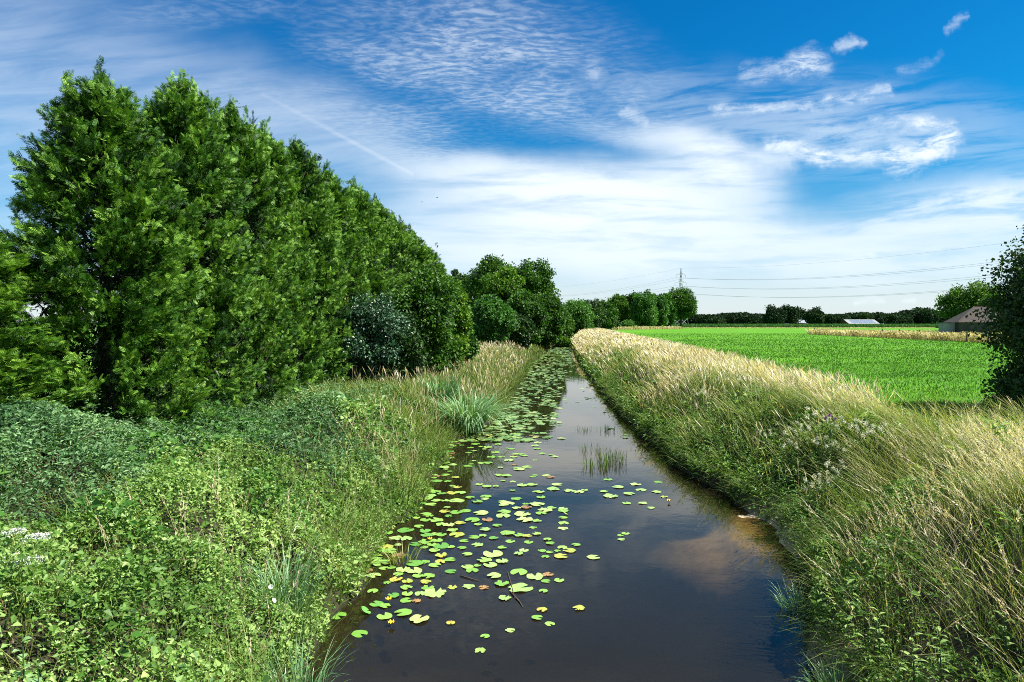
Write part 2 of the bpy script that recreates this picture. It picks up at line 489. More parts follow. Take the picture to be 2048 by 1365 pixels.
M['wire'] = plain('fence_wire', [(0, (0.16, 0.15, 0.14)), (1, (0.22, 0.2, 0.19))], 8, 0.6, 0)
M['brick_dark'] = plain('dark_brick', [(0, (0.10, 0.045, 0.03)), (1, (0.17, 0.08, 0.055))], 4, 0.9, 0.2)
M['plaster'] = plain('grey_plaster', [(0, (0.035, 0.032, 0.03)), (1, (0.065, 0.06, 0.053))], 1.2, 0.9, 0.3)
M['board'] = plain('grey_boards', [(0, (0.17, 0.18, 0.18)), (1, (0.27, 0.285, 0.285))], 3, 0.9, 0.3, stretch=(8, 8, 0.4))
M['slate'] = plain('slate_roof', [(0, (0.13, 0.15, 0.19)), (1, (0.24, 0.27, 0.33))], 3, 0.6, 0.2)
M['white_paint'] = plain('white_paint', [(0, (0.76, 0.76, 0.76)), (1, (0.82, 0.82, 0.82))], 2, 0.4, 0)
M['gap_shade'] = plain('gap_shade_dark', [(0, (0.012, 0.012, 0.012)), (1, (0.03, 0.028, 0.025))], 2, 0.9, 0)  # near-black colour standing for shade between shed and barn
M['window'] = plain('window_glass', [(0, (0.02, 0.025, 0.03)), (1, (0.03, 0.035, 0.04))], 2, 0.1, 0)
M['tyre'] = plain('tyre_rubber', [(0, (0.02, 0.02, 0.02)), (1, (0.03, 0.03, 0.03))], 2, 0.9, 0)
M['feather'] = plain('dark_feathers', [(0, (0.02, 0.02, 0.022)), (1, (0.04, 0.04, 0.045))], 20, 0.8, 0)


def tile_roof_mat():
    m, q = new_mat('old_clay_tiles')
    tcx = q.n('ShaderNodeTexCoord')
    br = q.n('ShaderNodeTexBrick')
    q.link(tcx.outputs['UV'], br.inputs['Vector'])
    nz = q.noise(tcx.outputs['Object'], 0.9, 6, 0.65)
    col = q.ramp(nz, [(0.3, (0.013, 0.008, 0.006)), (0.5, (0.023, 0.014, 0.010)), (0.7, (0.038, 0.025, 0.018))])
    nz2 = q.noise(tcx.outputs['Object'], 5.0, 3, 0.6)
    col = q.mix(q.ss(nz2, 0.45, 0.7), col, (0.022, 0.016, 0.013))
    wv = q.n('ShaderNodeTexWave', wave_type='BANDS', bands_direction='Z')
    q.link(tcx.outputs['Object'], wv.inputs['Vector']); wv.inputs['Scale'].default_value = 1.1; wv.inputs['Distortion'].default_value = 0.3
    col = q.mix(q.ss(wv.outputs['Fac'], 0.15, 0.0, 0.0, 0.5), col, (0.05, 0.03, 0.025))
    p = q.n('ShaderNodeBsdfPrincipled'); q.link(col, p.inputs['Base Color']); p.inputs['Roughness'].default_value = 0.85
    o = q.n('ShaderNodeOutputMaterial'); q.link(p.outputs[0], o.inputs[0])
    return m
M['tiles'] = tile_roof_mat()


def ground_mat():
    m, q = new_mat('bank_soil')
    gm = q.n('ShaderNodeNewGeometry')
    pos = gm.outputs['Position']
    sand = q.n('ShaderNodeAttribute', attribute_name='sand').outputs['Fac']
    far = q.n('ShaderNodeAttribute', attribute_name='far').outputs['Fac']
    n1 = q.noise(pos, 2.5, 6, 0.65)
    soil = q.ramp(n1, [(0.3, (0.016, 0.018, 0.008)), (0.55, (0.034, 0.032, 0.018)), (0.75, (0.055, 0.048, 0.028))])
    mud = q.ramp(n1, [(0.3, (0.008, 0.0075, 0.005)), (0.7, (0.013, 0.012, 0.008))])
    n2 = q.noise(pos, 0.06, 4, 0.6)
    grassy = q.ramp(n2, [(0.35, (0.055, 0.16, 0.018)), (0.55, (0.10, 0.22, 0.028)), (0.7, (0.16, 0.24, 0.05))])
    sandc = q.ramp(q.noise(pos, 5.0, 6, 0.7), [(0.3, (0.30, 0.24, 0.15)), (0.6, (0.48, 0.40, 0.27)), (0.75, (0.58, 0.50, 0.36))])
    sz = q.n('ShaderNodeSeparateXYZ'); q.link(pos, sz.inputs[0])
    col = q.mix(q.ss(sz.outputs[2], -0.02, 0.08), mud, soil)
    col = q.mix(sand, col, sandc)
    col = q.mix(far, col, grassy)
    p = q.n('ShaderNodeBsdfPrincipled'); q.link(col, p.inputs['Base Color']); p.inputs['Roughness'].default_value = 0.95
    p.inputs['Specular IOR Level'].default_value = 0.15
    b = q.n('ShaderNodeBump'); b.inputs['Strength'].default_value = 0.5; b.inputs['Distance'].default_value = 0.04
    q.link(n1, b.inputs['Height']); q.link(b.outputs[0], p.inputs['Normal'])
    o = q.n('ShaderNodeOutputMaterial'); q.link(p.outputs[0], o.inputs[0])
    return m


def field_mat():
    m, q = new_mat('meadow_green')
    gm = q.n('ShaderNodeNewGeometry'); pos = gm.outputs['Position']
    a = q.noise(pos, 9.0, 5, 0.75)
    b_ = q.noise(pos, 0.12, 4, 0.6)
    mp = q.n('ShaderNodeMapping'); q.link(pos, mp.inputs[0]); mp.inputs['Scale'].default_value = (0.05, 0.5, 1)
    c_ = q.noise(mp.outputs[0], 1.0, 4, 0.6)
    col = q.ramp(a, [(0.25, (0.028, 0.110, 0.006)), (0.5, (0.062, 0.190, 0.010)), (0.75, (0.110, 0.255, 0.018))])
    col = q.mix(q.ss(b_, 0.4, 0.65, 0.0, 0.55), col, (0.100, 0.250, 0.012))
    col = q.mix(q.ss(c_, 0.5, 0.65, 0.0, 0.35), col, (0.045, 0.155, 0.010))
    p = q.n('ShaderNodeBsdfPrincipled'); q.link(col, p.inputs['Base Color']); p.inputs['Roughness'].default_value = 0.9
    p.inputs['Specular IOR Level'].default_value = 0.1
    bb = q.n('ShaderNodeBump'); bb.inputs['Strength'].default_value = 0.8; bb.inputs['Distance'].default_value = 0.08
    q.link(a, bb.inputs['Height']); q.link(bb.outputs[0], p.inputs['Normal'])
    o = q.n('ShaderNodeOutputMaterial'); q.link(p.outputs[0], o.inputs[0])
    return m


def water_mat():
    m, q = new_mat('stream_water')
    gm = q.n('ShaderNodeNewGeometry'); pos = gm.outputs['Position']
    n1 = q.noise(pos, 1.6, 3, 0.5, 0.4)
    n2 = q.noise(pos, 14.0, 2, 0.5)
    hgt = q.m('ADD', n1, q.m('MULTIPLY', n2, 0.07))
    b = q.n('ShaderNodeBump'); b.inputs['Strength'].default_value = 0.022; b.inputs['Distance'].default_value = 0.12
    q.link(hgt, b.inputs['Height'])
    fr = q.n('ShaderNodeFresnel'); fr.inputs['IOR'].default_value = 1.40
    q.link(b.outputs[0], fr.inputs['Normal'])
    tr0 = q.n('ShaderNodeBsdfTransparent'); tr0.inputs[0].default_value = (0.68, 0.58, 0.38, 1)
    murk = q.n('ShaderNodeBsdfDiffuse'); murk.inputs[0].default_value = (0.026, 0.022, 0.0115, 1)      # silt hanging in the water
    tr = q.n('ShaderNodeMixShader'); tr.inputs[0].default_value = 0.32
    q.link(tr0.outputs[0], tr.inputs[1]); q.link(murk.outputs[0], tr.inputs[2])
    gl = q.n('ShaderNodeBsdfGlossy'); gl.inputs['Roughness'].default_value = 0.02
    gl.inputs['Color'].default_value = (0.98, 0.92, 0.84, 1)
    q.link(b.outputs[0], gl.inputs['Normal'])
    mx = q.n('ShaderNodeMixShader'); q.link(fr.outputs[0], mx.inputs[0]); q.link(tr.outputs[0], mx.inputs[1]); q.link(gl.outputs[0], mx.inputs[2])
    o = q.n('ShaderNodeOutputMaterial'); q.link(mx.outputs[0], o.inputs[0])
    return m


# ------------------------------------------------------------------ setting
def axis(parts):
    out = []
    for a, b, st in parts: out += list(np.arange(a, b, st))
    return np.array(sorted(set(np.round(out, 3))))


def grid_mesh(name, xs, ys, zf, mat, attrs=None, smooth=True, keep=None):
    X, Y = np.meshgrid(xs, ys)
    Z = zf(X, Y)
    v = np.stack([X, Y, Z], -1).reshape(-1, 3)
    nx, ny = len(xs), len(ys)
    i, j = np.meshgrid(np.arange(nx - 1), np.arange(ny - 1))
    a = (j * nx + i)
    q = np.stack([a, a + 1, a + nx + 1, a + nx], -1).reshape(-1, 4)
    at = {k: f(X, Y).ravel() for k, f in (attrs or {}).items()}
    return raw_mesh(name, v, q.ravel(), 4, mat, smooth=smooth, attrs=at)


def sand_mask(x, y):
    n = vnoise(x, y, 1.7, 9)
    m1 = np.exp(-(((x - 4.7) / 1.5) ** 2 + ((y - 13.6) / 1.5) ** 2)) * 1.25
    m2 = np.exp(-(((x - 3.7) / 0.7) ** 2 + ((y - 8.3) / 0.9) ** 2)) * 0.6
    return np.clip((m1 + m2) * 1.7 - 0.35 + (n - 0.5) * 0.5, 0, 1) * (x < XR(y) + 0.5)


def far_mask(x, y):
    return np.clip(sstep(np.asarray(y, float), 150, 220) + sstep(x - XF(y), 0, 2) + sstep(XL(y) - x, 16, 22), 0, 1)


gx = axis([(-4000, -400, 400), (-400, -60, 30), (-60, -16, 2), (-16, -4, 0.5), (-4, 8, 0.14), (8, 14, 0.5), (14, 60, 2), (60, 400, 25), (400, 4001, 400)])
gy = axis([(-60, 2, 4), (2, 26, 0.25), (26, 60, 0.6), (60, 160, 2), (160, 420, 8), (420, 1000, 40), (1000, 8001, 500)])
setp(link('ground', grid_mesh('ground', gx, gy, ground, ground_mat(), {'sand': sand_mask, 'far': far_mask})), kind='structure')

# water sheet follows the stream
ys = axis([(-30, 60, 1.0), (60, 330, 4)])
wv, wf = [], []
for k, y in enumerate(ys):
    a, b = float(XL(y)) - 0.6, float(XR(y)) + 0.6
    for t in range(7): wv.append((a + (b - a) * t / 6, y, 0.0))
    if k:
        for t in range(6):
            wf += [(k - 1) * 7 + t, (k - 1) * 7 + t + 1, k * 7 + t + 1, k * 7 + t]
setp(link('water', raw_mesh('water', wv, wf, 4, water_mat(), smooth=True)), kind='structure')

# mown field on the right, a sheet just above the ground
fy = axis([(14.2, 60, 1.5), (60, 500, 12)])
fv, ff = [], []
NX = 26
for k, y in enumerate(fy):
    a = float(XF(y)) + (0.25 * math.sin(y * 0.9)); b = 60 + y * 1.1
    for t in range(NX):
        x = a + (b - a) * (t / (NX - 1)) ** 1.6
        fv.append((x, y, float(ground(x, y)) + 0.03))
    if k:
        for t in range(NX - 1):
            ff += [(k - 1) * NX + t, (k - 1) * NX + t + 1, k * NX + t + 1, k * NX + t]
setp(link('field', raw_mesh('field', fv, ff, 4, field_mat(), smooth=True)), kind='structure')


# ------------------------------------------------------------------ plant generators (vectorised)
def unit(a):
    return a / np.maximum(np.linalg.norm(a, axis=-1, keepdims=True), 1e-9)


def leaves(pos, direc, nrm, length, width, fold=0.15, droop=0.0):
    """diamond leaves folded on the midrib: 4 verts, 2 tris each"""
    d = unit(direc); s = unit(np.cross(d, nrm)); n = np.cross(s, d)
    L = length[:, None]; W = width[:, None]
    b = pos
    t = pos + d * L - np.array([0, 0, 1.0]) * L * droop
    mid = pos + d * L * 0.42
    l = mid + s * W * 0.5 + n * W * fold
    r = mid - s * W * 0.5 + n * W * fold
    v = np.stack([b, l, t, r], 1).reshape(-1, 3)
    k = np.arange(len(pos))[:, None] * 4
    f = np.concatenate([k + np.array([[0, 2, 1]]), k + np.array([[0, 3, 2]])], 1).reshape(-1)
    return v, f


def ribbons(base, h, lean, width, ts, prof, ang, curl=1.8, sag=None):
    """grass blades; base (N,3), h (N), lean (N,2) horizontal reach as a share of h, width (N)"""
    N = len(base); K = len(ts)
    ts = np.asarray(ts)[None, :, None]
    prof = np.asarray(prof)[None, :, None]
    z = h[:, None, None] * ts
    hor = (lean * h[:, None])[:, None, :] * ts ** curl
    zz = z[..., 0] * (1.0 if sag is None else 1.0) 
    if sag is not None: zz = zz - (sag * h)[:, None] * ts[..., 0] ** 3
    P = base[:, None, :] + np.concatenate([hor, zz[..., None]], -1)
    side = np.stack([np.cos(ang), np.sin(ang), np.zeros(N)], -1)[:, None, :]
    wv_ = width[:, None, None] * prof * 0.5
    Lf = P - side * wv_; Rt = P + side * wv_
    v = np.stack([Lf, Rt], 2).reshape(N, 2 * K, 3)
    k = (np.arange(N) * 2 * K)[:, None]
    q = []
    for i in range(K - 1):
        q.append(k + np.array([[2 * i, 2 * i + 1, 2 * i + 3, 2 * i + 2]]))
    f = np.concatenate(q, 1).reshape(-1)
    return v.reshape(-1, 3), f, 2 * K


class Veg:
    """gathers pieces for one mesh"""
    def __init__(s): s.v = []; s.f = []; s.n = []; s.t = []; s.b = 0
    def add(s, v, f, nper, tint_per_vert):
        s.v.append(v); s.f.append(f + s.b); s.n.append(np.full(len(f) // nper, nper)); s.t.append(tint_per_vert); s.b += len(v)
    def leaf(s, pos, direc, nrm, length, width, tint, fold=0.15, droop=0.0):
        v, f = leaves(pos, direc, nrm, length, width, fold, droop)
        s.add(v, f, 3, np.repeat(np.clip(tint, 0, 1), 4))
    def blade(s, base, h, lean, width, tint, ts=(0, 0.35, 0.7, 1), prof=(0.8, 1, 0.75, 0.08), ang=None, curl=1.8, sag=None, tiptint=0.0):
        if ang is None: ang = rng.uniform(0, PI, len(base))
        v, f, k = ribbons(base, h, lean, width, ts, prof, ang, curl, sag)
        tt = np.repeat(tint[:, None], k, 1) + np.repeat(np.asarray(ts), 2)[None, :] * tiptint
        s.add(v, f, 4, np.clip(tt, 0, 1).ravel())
    def mesh(s, name, mat):
        return raw_mesh(name, np.concatenate(s.v), np.concatenate(s.f), np.concatenate(s.n), mat, tint=np.concatenate(s.t))
    def obj(s, name, mat, parent=None):
        return link(name, s.mesh(name, mat), parent)


def scatter(y0, y1, dens, xlo, xhi, margin=0.93, pad=1.5):
    """random ground points with xlo(y)<x<xhi(y), inside a widened view wedge"""
    ym = np.linspace(y0, y1, 50)
    wmax = max(0.1, float(np.max(np.minimum(xhi(ym), margin * ym + pad) - np.maximum(xlo(ym), -margin * ym - pad))))
    x_min = float(np.min(np.maximum(xlo(ym), -margin * ym - pad))); x_max = float(np.max(np.minimum(xhi(ym), margin * ym + pad)))
    n = int((y1 - y0) * (x_max - x_min) * dens)
    y = rng.uniform(y0, y1, n); x = rng.uniform(x_min, x_max, n)
    ok = (x > xlo(y)) & (x < xhi(y)) & (np.abs(x) < margin * y + pad)
    return x[ok], y[ok]


def at3(x, y, dz=0.0):
    return np.stack([x, y, ground(x, y) + dz], -1)


WIND = np.array([-0.42, 0.05])


def stalk_plants(veg, x, y, h, nleaf, L, W, tint, leanv=0.25, tintvar=0.3, zoff=0.0):
    """leafy stalks: leaves in a spiral up a leaning stem"""
    N = len(x)
    base = at3(x, y, zoff)
    lean = rng.normal(0, leanv, (N, 2)) + WIND[None, :] * 0.35
    t = np.linspace(0.25, 1.0, nleaf)[None, :] * np.ones((N, 1)) + rng.uniform(-0.03, 0.03, (N, nleaf))
    px = base[:, None, 0] + lean[:, 0:1] * h[:, None] * t ** 1.6
    py = base[:, None, 1] + lean[:, 1:2] * h[:, None] * t ** 1.6
    pz = base[:, None, 2] + h[:, None] * t
    pos = np.stack([px, py, pz], -1).reshape(-1, 3)
    a = (np.arange(nleaf)[None, :] * 2.4 + rng.uniform(0, 6.28, (N, 1)) + rng.normal(0, 0.35, (N, nleaf))).ravel()
    up = rng.normal(0.12, 0.38, N * nleaf)
    d = np.stack([np.cos(a), np.sin(a), up], -1)
    nr = np.stack([-np.cos(a) * up * 0.6 + rng.normal(0, 0.3, len(a)), -np.sin(a) * up * 0.6 + rng.normal(0, 0.3, len(a)), np.ones(len(a))], -1)
    size = (1.15 - 0.55 * t.ravel()) * rng.uniform(0.7, 1.25, len(a))
    veg.leaf(pos, d, nr, L * size, W * size, np.repeat(tint, nleaf) + rng.normal(0, tintvar * 0.5, len(a)) + (t.ravel() - 0.7) * 0.25, 0.18, 0.12)


# ---- left bank: nettles (bluish dark, far left) and bindweed/balsam (bright, centre)
def zone_left(x, y):
    """0 = dark nettles, 1 = bright bindweed"""
    s = XL(y) - x
    return sstep(vnoise(x, y, 0.30, 21) * 2.2 + 0.5 - s * 0.20 - 0.035 * (y - 9), 0.2, 1.0)


HEDGE_X = lambda y: -10.9 + 0.08 * np.asarray(y)
near_lo = lambda y: np.full_like(y, -30.0)
def near_hi(y): return XL(y) + 0.05

def canopy(veg, x, y, H, L, W, tint, tv=0.16, depth=0.45, flatness=0.8):
    """leaves scattered through the top layer of a hummocky plant cover of height H"""
    n = len(x)
    dpt = rng.exponential(0.30, n) * depth
    pos = at3(x, y)
    pos[:, 2] += np.maximum(H - dpt, 0.04)
    e = 0.10
    a_ = rng.uniform(0, 2 * PI, n); el = rng.normal(0.0, 0.45, n)
    d = np.stack([np.cos(a_), np.sin(a_), el], -1)
    nr = np.stack([rng.normal(0.1, 0.55, n), rng.normal(0, 0.55, n), np.full(n, flatness)], -1)
    sz = np.clip(rng.lognormal(-0.06, 0.42, n), 0.4, 2.4)
    veg.leaf(pos, d, nr, L * sz, W * sz, np.clip(tint + rng.normal(0, tv, n), 0, 1), 0.2, 0.15)


def hummock(x, y):
    a_ = vnoise(x, y, 0.75, 201, 2); b_ = vnoise(x, y, 2.1, 205, 3); c_ = vnoise(x, y, 5.5, 209, 2)
    hp = 0.55 * np.exp(-(((x + 4.9) / 1.2) ** 2 + ((y - 18.6) / 1.8) ** 2)) + 0.42 * sstep(-x, 6.8, 9.2) * sstep(y, 9.5, 12)
    return (0.28 + 0.70 * sstep(a_, 0.25, 0.75) + 0.62 * (b_ - 0.5) + 0.42 * (c_ - 0.5)) * (1 - 0.60 * sstep(y, 11, 15)) + hp


net, bind = Veg(), Veg()
LB = lambda q: np.maximum(near_lo(q), HEDGE_X(q) - 4.0 + np.where(q < 14, -8, 0))
for (y0, y1, dn, sc) in ((2.6, 6, 2900, 0.68), (6, 10, 2300, 0.78), (10, 14, 1500, 0.95), (14, 19, 900, 1.2), (19, 27, 420, 1.6)):
    x, y = scatter(y0, y1, dn, LB, near_hi)
    zn = zone_left(x, y) + rng.normal(0, 0.22, len(x))
    s_ = XL(y) - x
    H = hummock(x, y) * (0.35 + 0.65 * sstep(s_, 0.0, 1.5))
    hue = vnoise(x, y, 0.8, 77); cl = vnoise(x, y, 3.0, 79)
    keep = rng.uniform(0, 1, len(x)) < 0.20 + 1.0 * sstep(cl, 0.36, 0.58)
    a = (zn < 0.5) & keep; b = (zn >= 0.5) & keep
    canopy(net, x[a], y[a], H[a] * 1.15, 0.078 * sc, 0.034 * sc, 0.56 + (hue[a] - 0.5) * 1.1 + (cl[a] - .5) * .4, tv=0.2)
    canopy(bind, x[b], y[b], H[b], 0.064 * sc, 0.046 * sc, 0.57 + (hue[b] - 0.5) * 0.9 + (cl[b] - .5) * .5, tv=0.2)
for (y0, y1, dn, nl, sc) in ((2.6, 8, 14, 26, 1.0), (8, 13, 12, 24, 1.1), (13, 19, 10, 22, 1.3), (19, 27, 6, 18, 1.6)):
    x, y = scatter(y0, y1, dn, LB, near_hi)
    zn = zone_left(x, y) + rng.normal(0, 0.12, len(x))
    edge = np.clip((XL(y) - x) / 1.6, 0.3, 1)
    h = (hummock(x, y) + 0.22) * (0.5 + 0.5 * edge) * rng.uniform(0.8, 1.25, len(x))
    hue = vnoise(x, y, 0.8, 77)
    a = zn < 0.55
    stalk_plants(net, x[a], y[a], h[a] * 1.15, nl, 0.082 * sc, 0.030 * sc, 0.55 + (hue[a] - 0.5) * 0.7 + rng.normal(0, 0.1, a.sum()), 0.35)
    b = ~a
    stalk_plants(bind, x[b], y[b], h[b] * 0.95, nl, 0.058 * sc, 0.036 * sc, 0.55 + (hue[b] - 0.5) * 0.8 + rng.normal(0, 0.12, b.sum()), 0.4)
# brambles: larger dark leaves on arching reddish canes, in patches
brm, cane = Veg(), Veg()
for (y0, y1, dn, sc) in ((2.6, 7, 330, 1.0), (7, 12, 260, 1.1), (12, 20, 160, 1.4)):
    x, y = scatter(y0, y1, dn, LB, lambda q: XL(q) - 0.9)
    k = (sstep(vnoise(x, y, 0.62, 301), 0.52, 0.64) > rng.uniform(0, 1, len(x))) & ~((y > 5) & (y < 8.2) & (x < -3.6))
    x, y = x[k], y[k]
    canopy(brm, x, y, hummock(x, y) + 0.12, 0.078 * sc, 0.050 * sc, 0.52 + (vnoise(x, y, 3.0, 303) - .5) * .9, tv=0.17, depth=0.3)
for (y0, y1, dn) in ((2.6, 8, 5), (8, 18, 3)):
    x, y = scatter(y0, y1, dn, LB, lambda q: XL(q) - 0.5)
    n_ = len(x)
    cane.blade(at3(x, y), hummock(x, y) + rng.uniform(0.1, 0.5, n_), rng.normal(0, 0.9, (n_, 2)), rng.uniform(.006, .011, n_), rng.uniform(0, 1, n_), ts=(0, .25, .5, .75, 1), prof=(1, 1, .9, .7, .3), sag=rng.uniform(.2, .7, n_))
M['cane'] = leaf_mat('dead_stalk', [(0, (0.10, 0.05, 0.03)), (0.5, (0.26, 0.17, 0.09)), (1, (0.48, 0.40, 0.26))], 0.1)
setp(brm.obj('brambles', M['poplar']), kind='stuff')
setp(cane.obj('dead_stalks', M['cane']), kind='stuff')
net.obj('nettles', M['nettle'])['kind'] = 'stuff'
bind.obj('bindweed', M['bindweed'])['kind'] = 'stuff'


# ---- bank grasses
def grass_patch(veg, x, y, h, w_, lean, tint, curl=1.8, tip=0.1, sag=None):
    veg.blade(at3(x, y, -0.03), h, lean, w_, tint, curl=curl, tiptint=tip, sag=sag)


def seed_stalks(veg, x, y, h, lean, wid, tint, detail):
    """straw stalks with plumes"""
    base = at3(x, y, -0.03)
    N = len(x)
    if not detail:
        veg.blade(base, h, lean, wid, tint, ts=(0, 0.5, 0.76, 0.86, 0.95, 1), prof=(0.6, 0.5, 0.45, 2.6, 1.7, 0.1), curl=1.7)
        return
    veg.blade(base, h, lean, wid, tint - 0.1, ts=(0, 0.3, 0.6, 0.8, 1), prof=(1, 0.85, 0.7, 0.6, 0.3), curl=1.7)
    K = 13
    t = (np.linspace(0.76, 1.0, K)[None, :] * np.ones((N, 1)))
    hor = (lean * h[:, None])[:, None, :] * t[..., None] ** 1.7
    pos = base[:, None, :] + np.concatenate([hor, (h[:, None] * t)[..., None]], -1)
    dirs = np.concatenate([lean * 1.7, np.ones((N, 1))], -1)[:, None, :] + rng.normal(0, 0.38, (N, K, 3))
    L = (0.062 - 0.030 * (t - 0.76) / 0.24) * rng.uniform(0.7, 1.2, (N, K)) * (h[:, None] / 0.9)
    veg.leaf(pos.reshape(-1, 3), dirs.reshape(-1, 3), rng.normal(0, 1, (N * K, 3)), L.ravel(), L.ravel() * 0.24, np.repeat(tint, K) + rng.normal(0, 0.1, N * K))


bg_l = Veg(); dry_l = Veg()
# water-side fringe and patches on the left bank
for (y0, y1, dn, wd) in ((2.6, 8, 420, 0.0075), (8, 14, 330, 0.010), (14, 22, 240, 0.014), (22, 34, 170, 0.020), (34, 50, 110, 0.03), (50, 76, 60, 0.045), (76, 170, 14, 0.10)):
    depth = 2.1 if y0 < 22 else 6.5
    x, y = scatter(y0, y1, dn, lambda q: XL(q) - depth - (0.9 if y0 < 14 else 0), lambda q: XL(q) + 0.06)
    s = XL(y) - x
    keep = rng.uniform(0, 1, len(x)) < (np.exp(-(s / (0.8 if y0 < 22 else 9)) ** 2) * (0.6 if y0 < 22 else 1) + 0.08)
    x, y, s = x[keep], y[keep], s[keep]
    cl = vnoise(x, y, 1.1, 41)
    h = (0.30 + 0.6 * cl) * rng.uniform(0.6, 1.3, len(x)) * np.where(s < 0.35, 0.8, 1.0)
    lean = rng.normal(0, 0.30, (len(x), 2)) + np.stack([np.clip(0.55 - s * 0.3, 0, 0.55), np.zeros(len(x))], -1) + WIND * 0.25
    ye = sstep(vnoise(x, y, 0.35, 43), 0.45, 0.7) * sstep(y, 14, 20) 
    tint = 0.36 + 0.6 * (cl - 0.4) + 0.08 * ye + rng.normal(0, 0.20, len(x))
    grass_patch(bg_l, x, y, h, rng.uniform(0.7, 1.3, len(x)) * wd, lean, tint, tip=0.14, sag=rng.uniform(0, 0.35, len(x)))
for (y0, y1, dn, wd) in ((2.6, 8, 75, 0.0065), (8, 14, 60, 0.0085), (14, 22, 36, 0.012)):        # long blades among the leaves
    x, y = scatter(y0, y1, dn, LB, near_hi)
    k = rng.uniform(0, 1, len(x)) < sstep(vnoise(x, y, 0.7, 141), 0.35, 0.6)
    x, y = x[k], y[k]
    bh = hummock(x, y) + rng.uniform(0.05, 0.45, len(x))
    grass_patch(bg_l, x, y, bh, rng.uniform(.7, 1.3, len(x)) * wd, rng.normal(0, 0.40, (len(x), 2)) + np.array([-.15, -.1]), 0.55 + rng.normal(0, .2, len(x)), tip=0.2, sag=rng.uniform(0, .4, len(x)))
for (y0, y1, dn, wd, det) in ((3, 9, 11, 0.005, True), (9, 17, 10, 0.006, True), (17, 27, 15, 0.009, False), (27, 50, 15, 0.014, False), (50, 76, 12, 0.028, False)):
    x, y = scatter(y0, y1, dn, lambda q: XL(q) - (2.2 if y0 < 20 else 6.0), lambda q: XL(q) - 0.15)
    k = rng.uniform(0, 1, len(x)) < sstep(vnoise(x, y, 0.5, 51), 0.36, 0.6)
    x, y = x[k], y[k]
    lean = rng.normal(0, 0.16, (len(x), 2)) + np.array([0.30, 0.0]) * (rng.uniform(0, 1, (len(x), 1)) < 0.5) + WIND * 0.5
    seed_stalks(dry_l, x, y, rng.uniform(0.6, 1.15, len(x)), lean, rng.uniform(0.8, 1.2, len(x)) * wd, rng.normal(0.55, 0.2, len(x)), det)
setp(bg_l.obj('bank_grass', M['grass']), kind='stuff')
setp(dry_l.obj('straw_grass', M['dry']), kind='stuff')

# right bank: green under-storey, then dry plumed grass
def top_line(x, y):
    """1 along the bank's top strip beside the field, 0 by the water"""
    s = (x - XR(y)) / np.maximum(XF(y) - XR(y), 0.5)
    return s


bg_r = Veg(); dry_r = Veg(); low_r = Veg()
hi_r = lambda q: np.where(q < 15.0, 60.0, XF(q) + 0.5)
for (y0, y1, dn, wd) in ((2.6, 8, 620, 0.0065), (8, 13, 520, 0.008), (13, 20, 330, 0.012), (20, 32, 210, 0.018), (32, 50, 130, 0.028), (50, 90, 60, 0.045), (90, 180, 22, 0.09), (180, 300, 7, 0.18)):
    x, y = scatter(y0, y1, dn, lambda q: XR(q) - 0.05, hi_r)
    s = top_line(x, y)
    cl = vnoise(x, y, 0.9, 61); big = vnoise(x, y, 0.28, 63)
    edge = np.clip((x - XR(y)) / 0.8, 0.35, 1)
    tuf = vnoise(x, y, 2.6, 161, 2); kp = rng.uniform(0, 1, len(x)) < (0.2 + sstep(vnoise(x, y, 1.9, 171, 2), 0.30, 0.58)) * np.where(y < 60, 0.45 + 0.55 * sstep(s, 0.35, 0.8), 1); x, y, s, cl, big, edge, tuf = x[kp], y[kp], s[kp], cl[kp], big[kp], edge[kp], tuf[kp]
    tx_ = vnoise(x, y, 2.2, 163, 1) - 0.5; ty_ = vnoise(x, y, 2.2, 167, 1) - 0.5
    h = (0.22 + 0.45 * cl + 0.45 * sstep(tuf, 0.3, 0.75)) * rng.uniform(0.55, 1.3, len(x)) * edge
    lean = rng.normal(0, 0.32, (len(x), 2)) + WIND * 0.65 + np.stack([tx_, ty_], -1) * 1.8
    drym = sstep(s + (big - 0.5) * 0.9, 0.45, 0.95) * np.where(y < 15, 0.5 - 0.4 * sstep(y, 10.5, 12) * sstep(x, 6.6, 8), 1)
    tint = 0.19 + 0.30 * cl + 0.36 * tuf + 0.36 * drym + rng.normal(0, 0.19, len(x)) + sstep(y, 30, 80) * 0.12
    grass_patch(bg_r, x, y, h, rng.uniform(0.6, 1.35, len(x)) * wd, lean, tint, tip=0.12, sag=rng.uniform(0, 0.3, len(x)))
